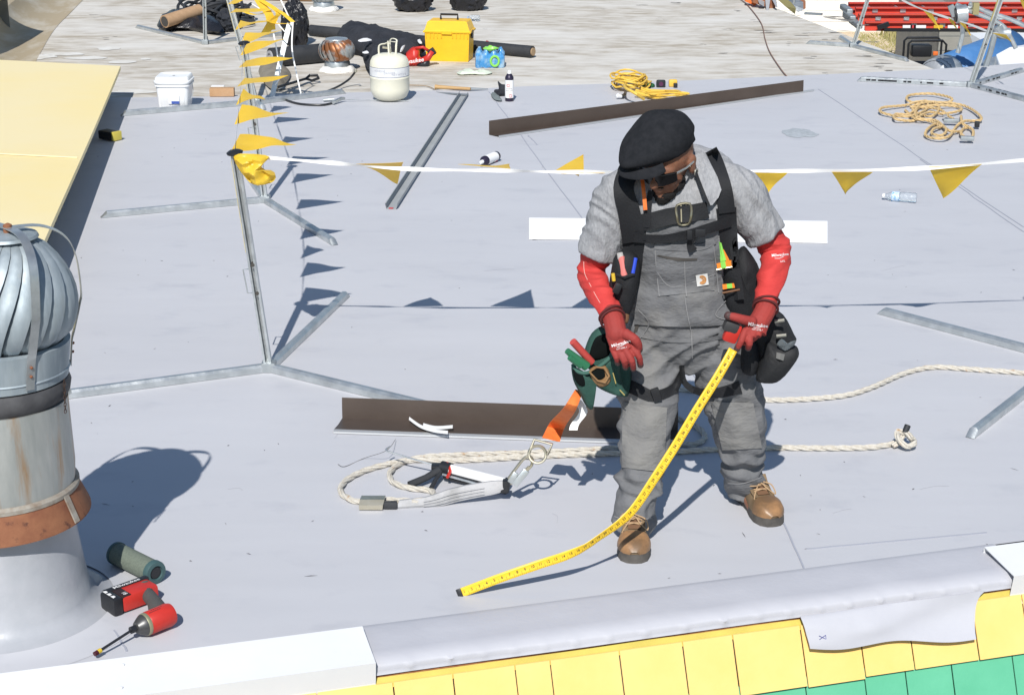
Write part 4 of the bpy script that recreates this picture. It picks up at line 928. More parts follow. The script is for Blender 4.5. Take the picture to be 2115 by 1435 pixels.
# joints
NK = P(1402, 372, 5.47)
SR, ER, WR = P(1278, 402, 5.49), P(1222, 562, 5.53), P(1268, 664, 5.30)
SL, EL, WL = P(1524, 392, 5.49), P(1603, 520, 5.53), P(1580, 642, 5.32)
HR, KR, AR = P(1348, 720, 5.56), P(1332, 880, 5.45), P(1309, 1085, 5.36)
HL, KL, AL = P(1478, 720, 5.56), P(1527, 878, 5.57), P(1538, 1010, 5.64)
torso = [(1410, 752, 5.58, 62, .085), (1412, 715, 5.57, 100, .115), (1410, 680, 5.56, 108, .125), (1407, 635, 5.55, 103, .120), (1404, 580, 5.54, 97, .118), (1402, 520, 5.52, 103, .122), (1400, 460, 5.51, 115, .122), (1400, 415, 5.50, 122, .108), (1400, 385, 5.49, 105, .088), (1400, 362, 5.485, 66, .066), (1400, 342, 5.475, 42, .055)]
def loft(m, secs, dw=0., n=28, dy=0.):
    rows = []
    for (u, v, y, hw, hd) in secs:
        c = P(u, v, y); a, b = px(hw) + dw, hd + dw
        rows.append([c + V((a * math.copysign(abs(math.cos(t)) ** .85, math.cos(t)), b * math.copysign(abs(math.sin(t)) ** .85, math.sin(t)), dy * math.sin(t))) for t in [2 * math.pi * j / n for j in range(n)]])
    rows = [[P(*secs[0][:3])] * n] + rows + [[P(*secs[-1][:3])] * n]; return m.grid(rows, closed=True)
def limb(m, pts, r, n=14, flat=1.0, k=4):
    q = catmull(pts, k); rr = np.interp(np.linspace(0, len(pts) - 1, len(q)), range(len(pts)), r)
    m.tube(q, list(rr), n, flat=flat); m.ball(q[0], rr[0] * .98, 12, 8); m.ball(q[-1], rr[-1] * .98, 12, 8); return m
# head frame
HC = P(1381, 334, 5.42)
hf = V((-.50, -.78, -.38)).normalized(); hr = hf.cross(V((.05, 0, 1))).normalized() * -1     # hr: towards the photo's right
hu = hr.cross(hf) * -1; hu = hu if hu.z > 0 else -hu
def Hd(x, y, z): return HC + hr * x + hf * y + hu * z
def hball(m, c, r, n=18, k=12, fn=None):
    vs = []; b = M(); b.ball((0, 0, 0), r, n, k, fn); m.add([HC + hr * (p.x + c[0]) + hf * (p.y + c[1]) + hu * (p.z + c[2]) for p in b.v], b.f)
body = M(); loft(body, torso, -.022)
for S_, E_, W_ in ((SR, ER, WR), (SL, EL, WL)):
    limb(body, [S_.lerp(V((NK.x, S_.y, S_.z + .02)), .3), S_, S_.lerp(E_, .5), E_, E_.lerp(W_, .5), W_], [.05, .052, .045, .038, .036, .027])
for H_, K_, A_2 in ((HR, KR, AR), (HL, KL, AL)): limb(body, [H_ + V((0, 0, .03)), H_.lerp(K_, .5), K_, K_.lerp(A_2, .4), A_2], [.078, .068, .052, .044, .024])
limb(body, [NK + V((0, .01, -.02)), HC.lerp(NK, .5) + V((.0, .02, 0)), HC - hf * .02 - hu * .03], [.058, .052, .055])
hball(body, (0, -.012, .030), (.074, .094, .085)); hball(body, (0, .030, -.040), (.054, .058, .062)); hball(body, (0, .066, -.078), (.026, .024, .022)); hball(body, (0, .058, .012), (.052, .034, .032))
hball(body, (0, .104, -.018), (.014, .022, .017)); hball(body, (0, .093, .002), (.009, .012, .026)); hball(body, (-.011, .095, -.024), (.009, .010, .008)); hball(body, (.011, .095, -.024), (.009, .010, .008))
hball(body, (0, .086, -.048), (.022, .012, .006)); hball(body, (0, .084, -.056), (.019, .012, .007)); hball(body, (.035, .062, -.02), (.022, .022, .022)); hball(body, (-.035, .062, -.02), (.022, .022, .022))
for sx in (-1, 1):
    hball(body, (sx * .076, -.012, -.006), (.010, .020, .034)); hball(body, (sx * .079, -.018, .008), (.008, .018, .020)); hball(body, (sx * .028, .080, .006), (.012, .010, .008))
# hands: palm, five fingers with knuckle bends; shared by skin and gloves
def hand(m, W_, palm, knuck, fingers, thumb, k=1.0, fist=None):
    a, b = W_, palm[1]; m.tube(catmull([W_, palm[0], palm[1]], 4), [.028 * k] * 4 + [.036 * k] * 4 + [.040 * k], 14, flat=.62, up=(0, -1, .2))
    kk = [P(*p) for p in knuck]
    for i in range(len(kk) - 1):
        m.tube([palm[0].lerp(kk[i], .35), kk[i].lerp(kk[i + 1], .5)], [.016 * k, .015 * k], 10)
    for f, r in zip(fingers, (.0108, .0112, .0108, .0098)):
        q = catmull([P(*p) for p in f], 3); m.tube([palm[0].lerp(q[0], .5)] + q, [r * 1.1 * k] * 2 + list(np.linspace(r * 1.08, r * .86, len(q) - 1) * k), 10); m.ball(q[-1], r * .86 * k, 10, 8)
    q = catmull([P(*p) for p in thumb], 3); m.tube(q, list(np.linspace(.017, .0125, len(q)) * k), 10); m.ball(q[-1], .0125 * k, 10, 8); m.ball(q[0], .018 * k, 10, 8)
RP = [P(1273, 688, 5.27), P(1282, 712, 5.26)]
Rk = [(1306, 718, 5.245), (1293, 724, 5.24), (1279, 725, 5.245), (1266, 721, 5.255)]
Rf = [[(1307, 719, 5.245), (1320, 737, 5.235), (1323, 754, 5.255)], [(1293, 725, 5.24), (1305, 745, 5.225), (1308, 761, 5.25)], [(1279, 726, 5.245), (1289, 745, 5.23), (1292, 758, 5.255)], [(1266, 722, 5.255), (1273, 738, 5.24), (1276, 749, 5.26)]]
Rt = [(1293, 690, 5.25), (1310, 700, 5.235), (1318, 712, 5.24), (1319, 722, 5.25)]
LP = [P(1568, 664, 5.29), P(1560, 684, 5.27)]
Lk = [(1535, 690, 5.25), (1546, 696, 5.245), (1558, 697, 5.25), (1569, 694, 5.26)]
Lf = [[(1538, 684, 5.25), (1531, 704, 5.235), (1522, 721, 5.245)], [(1548, 695, 5.245), (1548, 710, 5.235), (1545, 719, 5.26)], [(1556, 695, 5.26), (1545, 708, 5.29), (1530, 705, 5.30)], [(1565, 690, 5.28), (1552, 702, 5.31), (1537, 698, 5.31)]]
Lt = [(1552, 664, 5.26), (1535, 660, 5.245), (1518, 655, 5.24), (1504, 652, 5.245)]
hand(body, WR, RP, Rk, Rf, Rt, .72); hand(body, WL, LP, Lk, Lf, Lt, .72)
for A_2, T_ in ((AR, G(1310, 1140, .05)), (AL, G(1580, 1065, .05))): limb(body, [A_2, A_2.lerp(T_, .35) + V((0, 0, -.03)), A_2.lerp(T_, .7) + V((0, 0, -.02))], [.022, .018, .014])
ob_body = body.build('body', m_skin, wk, remesh=.0045, smit=4)
# --- gloves
def glove(W_, E_, palm, kn_, f_, t_, name):
    g_ = M(); hand(g_, W_, palm, kn_, f_, t_, 1.0); d = (E_ - W_).normalized(); limb(g_, [W_ + d * .035, W_, palm[0]], [.036, .034, .034])
    return g_.build(name, m_glove, wk, remesh=.0030, smit=1)
gR = glove(WR, ER, RP, Rk, Rf, Rt, 'glove'); gL = glove(WL, EL, LP, Lk, Lf, Lt, 'glove')
for f_ in (Rf, Lf):   # dipped dark fingertips
    for fi in f_:
        q = [P(*p) for p in fi]; t_ = M(); a = q[-1].lerp(q[-2], .45); t_.tube([a, q[-1]], [.0102, .0104], 10); t_.ball(q[-1], .0104, 10, 8); t_.build('fingertip', m_gtip, gR if f_ is Rf else gL, smooth=True)
for t2, g_ in ((Rt, gR), (Lt, gL)):
    q = [P(*p) for p in t2]; t_ = M(); t_.tube([q[-1].lerp(q[-2], .7), q[-1]], [.0132, .0136], 10); t_.ball(q[-1], .0136, 10, 8); t_.build('thumb_tip', m_gtip, g_, smooth=True)
# --- folds
def folds(sc, amp, ridge=True, seed=0., base=None, wy=1.):
    def f(p, n):
        q = V((p.x * sc[0], p.y * sc[1] * wy, p.z * sc[2] + noise.noise(p * 7 + V((seed, 0, 0))) * 1.3 + seed)); a = noise.noise(q)
        a = (1 - min(1.6, abs(a) * 3.4)) if ridge else a
        b = noise.noise(q * 2.1 + V((3, 1, seed))); return p + n * (a * amp + b * amp * .35)
    return f
# --- sleeves
def sleeve(S_, E_, W_, name, seed, r):
    s_ = M(); limb(s_, [S_.lerp(E_, .35), S_.lerp(E_, .7), E_, E_.lerp(W_, .5), W_.lerp(E_, .12)], r, n=18); s_ = s_.build(name, m_sleeve, wk, remesh=.005, smit=4, fn=folds((5, 5, 24), .0055, seed=seed)); return s_
slR = sleeve(SR, ER, WR, 'arm_sleeve', 1., [.045, .047, .047, .043, .034])
slL = sleeve(SL, EL, WL, 'arm_sleeve', 5., [.047, .051, .050, .044, .034])
for W_, E_ in ((WR, ER), (WL, EL)):
    d = (E_ - W_).normalized(); x = d.orthogonal().normalized(); y = d.cross(x)
    for o, tl in ((.012, .0), (.036, .012)):
        M().tube([W_ + d * (o + tl * math.sin(t)) + (x * math.cos(t) + y * math.sin(t)) * .040 for t in [i * math.pi / 12 for i in range(24)]], .0042, 8, closed=True).build('wrist_band', mat('dark_maroon', (.09, .015, .015), .8), wk, smooth=True)
# --- t-shirt
ts = M(); loft(ts, torso[3:], .002)
for a_, b_ in (((1405, 352, 5.50), (1500, 368, 5.51)), ((1398, 352, 5.50), (1300, 375, 5.51)), ((1420, 335, 5.55), (1480, 345, 5.55))): limb(ts, [P(*a_), P(*b_)], [.060, .052], n=18)
for S_, E_, f, r in ((SR, ER, .76, [.062, .072, .072, .070]), (SL, EL, .70, [.060, .070, .072, .071])):
    q = [S_.lerp(V((NK.x, S_.y, S_.z + .03)), .45), S_ + V((0, 0, .004)), S_.lerp(E_, .4), S_.lerp(E_, f)]
    ts.tube(catmull(q, 4), list(np.interp(np.linspace(0, 3, 13), range(4), r)), 20); ts.ball(q[0], .062, 14, 10)
def shirtfold(p, n):
    q = V((p.x * 10, p.y * 8, p.z * 9)); q = q + V((noise.noise(p * 5) * 1.5, 0, noise.noise(p * 5 + V((4, 4, 4))) * 1.5)); a = 1 - abs(noise.noise(V((q.x * 1.6 + q.z, q.y, q.z * .6)))) * 2.4
    return p + n * (a * .006 + noise.noise(q * 2.2) * .002)
shirt = ts.build('t_shirt', m_shirt, wk, remesh=.006, smit=6, fn=shirtfold)
# collar / hood folds round the neck
cl = M(); ring = []
for i in range(30):
    t = 2 * math.pi * i / 30; ring.append(NK + V((.080 * math.cos(t), .062 * math.sin(t) + .005, -.012 - .03 * max(0, -math.sin(t)))))
cl.tube(ring, .015, 10, closed=True); cl.build('neckline', m_shirt, wk, smooth=True, fn=lambda p, n: p + n * noise.noise(p * 40) * .005)
# --- overalls
bv0 = mesh_bvh([shirt])
ov = M(); loft(ov, [(u, v, y, hw + 3, hd) for (u, v, y, hw, hd) in torso[:5]], .012)
limb(ov, [HR + V((-.005, 0, .02)), HR.lerp(KR, .5) + V((.0, 0, 0)), KR, KR.lerp(AR, .45) + V((.003, 0, 0)), AR + V((.0, .0, .018))], [.112, .097, .088, .074, .069], n=22, k=5)
limb(ov, [HL + V((.005, 0, .02)), HL.lerp(KL, .5) + V((.005, 0, 0)), KL, KL.lerp(AL, .5), AL + V((.0, .0, .022))], [.112, .098, .092, .074, .066], n=22, k=5)
def pantfold(p, n):
    z = p.z; k = 1.0
    leg = V((p.x, p.y, 0)); w1 = noise.noise(p * 5.5) * 1.6; sg = 1 if p.x > G(1420, 900).x else -1
    q = V((p.x * 4 + w1, p.y * 4, z * 14 + p.x * 7 * sg + w1)); a = 1 - min(1.4, abs(noise.noise(q)) * 3.6)
    lo = .35 + .65 * min(1, max(0, (.30 - z) / .15)) if z < .45 else (.55 if z < .6 else .8)
    kz = math.exp(-((z - .42) / .10) ** 2); amp = .0125 * lo + .009 * kz
    b = noise.noise(V((p.x * 14, p.y * 12, z * 34))) * .0022
    bunch = 0
    if z < .26: bunch = .009 * math.sin(z * 95 + noise.noise(p * 12) * 3.5 + p.x * 9) * min(1, (.26 - z) / .06) * min(1, max(0, (z - .125) / .03))
    return p + n * (a * amp + b + bunch)
over = ov.build('overalls', m_over, wk, remesh=.006, smit=5, fn=pantfold)
bvT = mesh_bvh([shirt, over])
def drape(name, m, uv_rows, off=.004, thick=.003, bv=None, parent=None, smooth=True, label=None, wob=0., miss=5.42):
    bv = bv or bvT; rows = []; 
    for r in uv_rows:
        rr = []
        for (u, v) in r:
            p, n = hit(bv, u, v, off, miss); rr.append(p + (n * noise.noise(V((u * .06, v * .06, 1))) * wob if wob else V()))
        rows.append(rr)
    # soften jumps in depth
    ys = np.array([[p.y for p in r] for r in rows])
    for _ in range(3):
        z = np.pad(ys, 1, mode='edge'); av = (z[:-2, 1:-1] + z[2:, 1:-1] + z[1:-1, :-2] + z[1:-1, 2:]) / 4; ys = np.minimum(ys, ys * .3 + av * .7)
    rows = [[P(u, v, ys[i, j]) for j, (u, v) in enumerate(r)] for i, r in enumerate(uv_rows)]
    return M().slab(rows, V((0, thick, 0))).build(name, m, parent or wk, smooth=smooth, auto=50, label=label)
def quad(a, b, c, d, n=8, k=6):   # corners: top-left, top-right, bottom-right, bottom-left
    return [[tuple(np.array(a) * (1 - i / n) * (1 - j / k) + np.array(b) * (1 - i / n) * (j / k) + np.array(c) * (i / n) * (j / k) + np.array(d) * (i / n) * (1 - j / k)) for j in range(k + 1)] for i in range(n + 1)]
def band(pts, w, k=3):
    q = catmull([V((u, v, 0)) for u, v in pts], 5); ws = np.interp(np.linspace(0, 1, len(q)), np.linspace(0, 1, len(w)), w) if hasattr(w, '__len__') else [w] * len(q); out = []
    for i, p in enumerate(q):
        d = (q[min(i + 1, len(q) - 1)] - q[max(i - 1, 0)]).normalized(); x = V((-d.y, d.x, 0)); out.append([(p.x + x.x * ws[i] * (j / k - .5), p.y + x.y * ws[i] * (j / k - .5)) for j in range(k + 1)])
    return out
# bib with pockets
bibr = []
for i in range(27):
    f = i / 26; v = 452 + 218 * f; ul = np.interp(f, [0, .3, .55, .78, 1], [1338, 1330, 1316, 1312, 1310]); ur = np.interp(f, [0, .3, .55, .78, 1], [1478, 1487, 1490, 1494, 1512])
    bibr.append([(ul + (ur - ul) * j / 18, v + 5 * math.sin(j / 18 * math.pi)) for j in range(19)])
def bibfn(p, n):
    a = 1 - abs(noise.noise(V((p.x * 7 + noise.noise(p * 6) * 1.5, 0, p.z * 17 + p.x * 4)))) * 2.6; return p + n * (a * .008)
rows = bibr
bib = drape('bib', m_over, bibr, .008, .004, wob=.016)
bvB = mesh_bvh([shirt, over, bib])
pk_ = drape('chest_pocket', m_over, quad((1352, 505), (1474, 507), (1476, 600), (1358, 612), 12, 10), .003, .003, bvB, wob=.004)
drape('pocket_zip_flap', m_over, band([(1352, 508), (1400, 512), (1450, 510), (1476, 498)], 13), .007, .003, bvB)
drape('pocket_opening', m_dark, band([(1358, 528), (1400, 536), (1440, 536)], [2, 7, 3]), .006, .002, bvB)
m_stitch = mat('grey_stitch', (.24, .24, .245), .8)
for pts in ([(1414, 540), (1415, 575), (1418, 612)], [(1356, 560), (1385, 592), (1440, 580), (1478, 566)], [(1352, 505), (1356, 560), (1362, 612)], [(1474, 507), (1480, 560), (1484, 604)], [(1414, 612), (1420, 650), (1428, 690), (1430, 740)], [(1352, 515), (1410, 519), (1472, 508)],
            [(1318, 640), (1340, 668), (1320, 700), (1306, 705)], [(1500, 620), (1478, 650), (1505, 662)]):
    drape('stitching', m_stitch, band(pts, 1.6, 1), .005, .001, bvB)
drape('brand_patch', mat('patch_white', (.66, .66, .64), .7), quad((1437, 569), (1461, 565), (1464, 588), (1440, 592), 3, 3), .009, .0015, bvB)
cq = [(1450 + 7 * math.cos(t), 578 + 7 * math.sin(t)) for t in np.linspace(-2.4, 2.2, 14)]
drape('patch_emblem', mat('emblem_gold', (.48, .22, .07), .6), band(cq, 4.2, 1), .0115, .001, bvB)
drape('patch_emblem', MATS['emblem_gold'], band([(1448, 574), (1453, 578), (1449, 583)], 3, 1), .0115, .001, bvB)
# waist button fly, side openings
drape('belt_line', m_over, band([(1312, 690), (1360, 700), (1410, 704), (1470, 700), (1510, 688)], 8), .003, .003)
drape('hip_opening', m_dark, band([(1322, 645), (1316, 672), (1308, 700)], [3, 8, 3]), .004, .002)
m_knee = mat('worn_canvas', (.17, .17, .172), .9, col2=(.21, .207, .20), ns=9, lo=.35, hi=.65, bump=.6, bs=7, bst=(.9, .9, 1.9), bdist=.03, bd=4.5)
# knee patches
drape('knee_patch', m_knee, quad((1286, 830), (1378, 842), (1372, 975), (1284, 965), 12, 8), .007, .003, wob=.003)
drape('knee_patch', m_knee, quad((1468, 830), (1556, 832), (1574, 925), (1492, 930), 12, 8), .007, .003, wob=.003)
for H_ in ([(1268, 1066), (1300, 1074), (1346, 1070)], [(1503, 998), (1535, 998), (1574, 985)]): drape('hem_stitch', m_stitch, band(H_, 2, 1), .004, .001)
# --- straps of harness, suspenders and tool rig
def strap(pts, w, name='harness_strap', m=None, off=.012, bv=None, thick=.004): return drape(name, m or m_strap, band(pts, w), off, thick, bv or bvB)
strap([(1300, 350), (1288, 390), (1300, 440), (1310, 500)], [40, 42, 46, 48], 'padded_shoulder_strap', off=.016, thick=.012)
strap([(1308, 500), (1306, 560), (1300, 610)], [46, 36, 26], 'suspender_strap', off=.010)
strap([(1464, 314), (1476, 338), (1494, 390), (1502, 440)], [38, 38, 36, 34], 'padded_shoulder_strap', off=.016, thick=.012)
drape('shirt_collar', m_shirt, [[(1432, 316), (1440, 312), (1450, 312), (1458, 318)], [(1436, 335), (1450, 330), (1462, 334), (1470, 342)], [(1442, 360), (1456, 354), (1470, 358), (1482, 366)], [(1448, 388), (1462, 382), (1476, 384), (1490, 392)], [(1454, 408), (1464, 408), (1474, 408), (1484, 408)], [(1462, 424), (1465, 424), (1468, 424), (1471, 424)]], .030, .006, bvB, wob=.008)
strap([(1436, 352), (1452, 395), (1466, 426)], [5, 6, 4], off=.040)
strap([(1500, 430), (1506, 500), (1512, 560), (1518, 620)], [42, 36, 34, 40], 'suspender_strap', off=.008)
strap([(1300, 462), (1340, 458), (1380, 448), (1420, 442), (1462, 434)], 34, 'chest_strap', off=.016)
strap([(1310, 492), (1370, 494), (1420, 484), (1470, 470), (1508, 458)], [18, 17, 16, 20, 22], 'chest_strap', off=.020)
strap([(1430, 490), (1426, 505), (1432, 518)], [14, 14, 18], 'strap_tail', off=.022)
strap([(1335, 470), (1340, 420), (1345, 395)], [14, 12, 12], off=.018)
strap([(1326, 366), (1330, 400), (1333, 434)], 8, 'orange_pull_tab', m_or, off=.036, thick=.002)
bvS = mesh_bvh([o for o in wk.children if o.name.split('.')[0] in ('bib', 't_shirt', 'overalls', 'chest_strap', 'padded_shoulder_strap')])
def buckle(pts, r, m, name, closed=True, off=.010, miss=5.38):
    q = catmull([hit(bvS, u, v, off, miss)[0] for u, v in pts], 3, closed); return M().tube(q, r, 8, closed=closed).build(name, m, wk, smooth=True)
m_bras2 = mat('worn_brass', (.38, .34, .23), .35, .85)
buckle([(1398, 424), (1424, 421), (1427, 445), (1421, 462), (1403, 463), (1398, 445)], .0042, m_bras2, 'chest_buckle'); buckle([(1407, 424), (1408, 460)], .003, m_bras2, 'buckle_bar', False)
buckle([(1417, 424), (1416, 460)], .003, m_bras2, 'buckle_bar', False)
p, n = hit(bvS, 1443, 480, .010, 5.38); M().box(p, (.034, .014, .028), bev=.004).build('clip_buckle', m_black, wk, smooth=True)
p, n = hit(bvS, 1424, 482, .010, 5.38); M().box(p, (.018, .014, .032), bev=.004).build('clip_buckle', m_black, wk, smooth=True)
# thigh straps
bvO = mesh_bvh([over])
def hoop(c, ax, r, w, name, rx=1.0):
    ax = ax.normalized(); x = ax.cross(V((0, 1, 0))).normalized(); y = ax.cross(x); rows = []
    for i in range(33):
        t = 2 * math.pi * i / 32; d = x * math.cos(t) + y * math.sin(t); h_, n_, i_, ds = bvO.ray_cast(c + d * .3, -d)
        rr = (h_ - c).length if h_ is not None and ds < .3 else r; rr = min(rr, r * 1.15) + .006; o = c + d * rr + ax * .0; rows.append([o - ax * w / 2, o + ax * w / 2])
    return M().slab(rows, (lambda p: (c - p).normalized() * .004)).build(name, m_strap, wk, smooth=True, auto=50)
strap([(1284, 792), (1310, 802), (1350, 818), (1392, 802), (1408, 770)], [26, 26, 22, 18, 12], 'thigh_strap', off=.006, bv=bvO)
strap([(1408, 755), (1414, 790), (1440, 808), (1480, 812), (1530, 800)], [10, 12, 14, 20, 26], 'thigh_strap', off=.006, bv=bvO)
M().tube(catmull([P(1400, 758, 5.5), P(1393, 790, 5.52), P(1380, 812, 5.5)], 5), .009, 6, flat=.3, up=(0, 1, 0)).build('hanging_strap', m_strap, wk)
p, n = hit(bvO, 1353, 812, .014); M().box(p, (.028, .016, .045), Matrix.Rotation(-.35, 3, 'Y'), .004).build('strap_buckle', m_black, wk, smooth=True)
# harness back pad
M().pillow([P(u, v, 5.64) for u, v in [(1330, 420), (1400, 380), (1470, 420), (1460, 560), (1400, 620), (1340, 560)]], .03, front=(0, 1, 0)).build('harness_back_pad', m_strap, wk, smooth=True)
# --- pouches
def pouch(poly, y, th, m, name, back=.6, wob=.006, cen=None, sm_=3, par=None): return M().pillow([P(u, v, y) for u, v in poly], th, wob=wob, ws=22, back=back, smooth=sm_, cen=cen, rings=7).build(name, m, par or wk, smooth=True, auto=0)
pouch([(1272, 525), (1300, 515), (1322, 540), (1318, 590), (1305, 640), (1290, 660), (1268, 640), (1258, 600), (1262, 560)], 5.42, .045, m_strap, 'tool_pouch')
M().tube([P(1274, 568, 5.385), P(1290, 573, 5.37), P(1310, 566, 5.38)], .006, 6).build('pouch_rim', m_strap, wk, smooth=True)
M().tube([P(1283, 530, 5.40), P(1289, 570, 5.38)], [.011, .012], 10).build('pink_marker', mat('pink_plastic', (.62, .18, .16), .5), wk, smooth=True)
M().tube([P(1280, 523, 5.40), P(1283, 536, 5.40)], [.010, .011], 10).build('marker_cap', mat('grey_plastic', (.5, .48, .46), .5), wk, smooth=True)
M().tube([P(1313, 533, 5.40), P(1307, 565, 5.38)], .0065, 8).build('blue_pen', mat('blue_plastic', (.02, .06, .50), .4), wk, smooth=True)
M().tube([P(1266, 565, 5.36), P(1268, 580, 5.36)], .006, 8).build('yellow_clip', m_flag, wk, smooth=True)
M().box(P(1275, 595, 5.355), (.024, .02, .038), Matrix.Rotation(.4, 3, 'Y'), .008).build('key_fob', m_black, wk, smooth=True)
m_leath = mat('brown_leather', (.13, .06, .03), .7, col2=(.20, .10, .05), ns=14)
pouch([(1276, 632), (1292, 628), (1300, 648), (1296, 668), (1282, 660)], 5.41, .02, m_leath, 'leather_holder')
pouch([(1260, 580), (1268, 574), (1266, 610), (1258, 615)], 5.44, .015, mat('tan_leath2', (.42, .28, .13), .7), 'leather_edge')
# right side black bag and reflective webbing
pouch([(1500, 560), (1530, 510), (1548, 520), (1570, 560), (1568, 610), (1560, 650), (1520, 655), (1500, 620)], 5.52, .05, m_strap, 'tool_bag', wob=.014)
pouch([(1486, 505), (1520, 500), (1530, 560), (1560, 640), (1540, 690), (1500, 650), (1490, 600)], 5.49, .05, m_strap, 'tool_bag', wob=.008)
m_hiv = mat('hi_vis_orange', (.85, .25, .03), .5); m_hig = mat('hi_vis_green', (.30, .75, .12), .5)
def webq(a, b, c, d, y, m, name): M().slab([[P(u, v, yy) for (u, v), yy in zip(r, [y, y - .006, y])] for r in ([a, tuple((np.array(a) + b) / 2), b], [d, tuple((np.array(c) + d) / 2), c])], (0, .004, 0)).build(name, m, wk)
webq((1479, 505), (1487, 500), (1508, 540), (1482, 545), 5.425, m_hiv, 'reflective_webbing'); webq((1484, 500), (1490, 502), (1500, 538), (1488, 541), 5.415, m_hig, 'reflective_stripe')
webq((1480, 545), (1511, 538), (1512, 551), (1482, 557), 5.41, m_hiv, 'reflective_webbing'); webq((1488, 542), (1498, 540), (1500, 553), (1490, 555), 5.403, m_hig, 'reflective_stripe')
webq((1492, 588), (1520, 585), (1521, 594), (1493, 598), 5.43, m_hiv, 'reflective_webbing'); webq((1501, 587), (1512, 586), (1513, 595), (1502, 596), 5.423, m_hig, 'reflective_stripe')
M().tube([P(1480, 557, 5.405), P(1512, 551, 5.405), P(1511, 539, 5.405)], .0022, 5).build('webbing_buckle', m_bras2, wk, smooth=True); M().tube([P(1492, 605, 5.42), P(1528, 598, 5.42)], .0035, 6).build('webbing_buckle', m_leath, wk, smooth=True)
strap([(1512, 490), (1516, 520), (1522, 555)], 16, 'rig_strap', off=.03)
# big black pouch hanging at the photo's right
m_cord_ = mat('worn_cordura', (.012, .013, .015), .75, col2=(.035, .035, .037), ns=12, lo=.5, hi=.75, bump=.7, bs=40, bdist=.006)
pouch([(1545, 660), (1590, 640), (1618, 650), (1640, 690), (1644, 705), (1620, 735), (1585, 760), (1565, 772), (1548, 770), (1542, 720)], 5.46, .06, m_cord_, 'tool_pouch', wob=.012)
pouch([(1585, 705), (1610, 715), (1640, 712), (1650, 725), (1645, 745), (1610, 785), (1588, 792), (1562, 786), (1566, 760), (1578, 725)], 5.40, .05, m_cord_, 'tool_pouch', wob=.006)
pouch([(1535, 700), (1560, 700), (1570, 740), (1560, 772), (1545, 775), (1530, 760)], 5.42, .04, m_strap, 'tool_pouch', wob=.006)
for a, b in (((1600, 664), (1620, 661)), ((1604, 694), (1624, 692))): M().tube([P(*a, 5.375), P(*b, 5.37)], .0062, 10).build('bolt', mat('dull_steel', (.35, .35, .31), .45, .8), wk, smooth=True)
webq((1604, 728), (1621, 732), (1618, 745), (1603, 740), 5.345, mat('grey_label', (.17, .17, .165), .7), 'pouch_label')
M().pillow([P(u, v, 5.37) for u, v in [(1605, 712), (1615, 700), (1632, 712), (1645, 702), (1638, 716), (1620, 724)]], .015, wob=.012, ws=60).build('plastic_wrap', mat('thin_plastic', (.20, .23, .25), .25, trans=.5), wk, smooth=True)
# green pouch at the photo's left
m_pit = mat('pouch_hollow_shade', (.006, .008, .008), .95, spec=.1)  # near-black colour paints the shade inside pouch and loop mouths
m_green = mat('green_canvas', (.016, .060, .047), .85, col2=(.035, .095, .075), ns=10, bump=.6, bs=40, bdist=.006)
gp_ = pouch([(1245, 672), (1222, 688), (1208, 720), (1203, 748), (1222, 768), (1240, 795), (1275, 815), (1298, 820), (1305, 800), (1300, 740), (1285, 690), (1265, 675)], 5.44, .045, m_green, 'green_pouch', wob=.010)
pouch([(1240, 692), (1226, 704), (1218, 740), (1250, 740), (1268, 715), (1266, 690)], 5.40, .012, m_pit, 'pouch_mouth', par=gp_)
pouch([(1180, 755), (1190, 762), (1205, 768), (1218, 765), (1250, 742), (1268, 720), (1278, 745), (1285, 790), (1298, 812), (1290, 820), (1262, 812), (1235, 798), (1222, 790), (1226, 815), (1224, 845), (1210, 838), (1196, 810), (1184, 785)], 5.375, .03, m_green, 'pouch_front', wob=.008, cen=P(1232, 785, 5.36), par=gp_)
M().tube(catmull([P(1183, 752, 5.36), P(1192, 766, 5.345), P(1212, 770, 5.34), P(1238, 757, 5.34), P(1262, 735, 5.345), P(1268, 712, 5.36)], 4), .0065, 8).build('pouch_rim', mat('green_binding', (.045, .12, .095), .8), gp_, smooth=True)
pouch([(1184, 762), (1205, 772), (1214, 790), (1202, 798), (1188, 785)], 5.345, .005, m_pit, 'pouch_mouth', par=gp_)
mat('tan_holster', (.34, .20, .09), .7, col2=(.22, .12, .05), ns=16)
pouch([(1218, 762), (1250, 755), (1262, 785), (1245, 800), (1226, 790)], 5.34, .018, MATS['tan_holster'], 'leather_loop', par=gp_)
M().tube([P(u, v, 5.318) for u, v in [(1218, 768), (1232, 758), (1248, 760), (1258, 776), (1250, 790), (1234, 786)]], .0035, 6, closed=True).build('loop_rim', MATS['tan_holster'], gp_, smooth=True)
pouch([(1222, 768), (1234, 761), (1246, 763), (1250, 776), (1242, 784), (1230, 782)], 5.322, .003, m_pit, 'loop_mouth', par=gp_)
for pts in ([(1266, 770), (1272, 792)], [(1280, 805), (1290, 816)]): M().tube([P(u, v, 5.335) for u, v in pts], .0018, 5).build('stitching', mat('ochre_thread', (.45, .36, .12), .7), gp_, smooth=True)
M().tube([P(1183, 705, 5.34), P(1222, 748, 5.37)], .0125, 12).build('red_tool_handle', mat('dusty_red', (.50, .07, .06), .5), wk, smooth=True)
M().tube([P(1171, 724, 5.33), P(1190, 740, 5.34), P(1212, 757, 5.35)], [.010, .014, .016], 10).build('green_tool_handle', mat('green_plastic', (.03, .16, .08), .45), wk, smooth=True)
M().tube([P(1176, 738, 5.32), P(1200, 755, 5.34)], [.009, .012], 10).build('green_tool_handle', MATS['green_plastic'], wk, smooth=True)
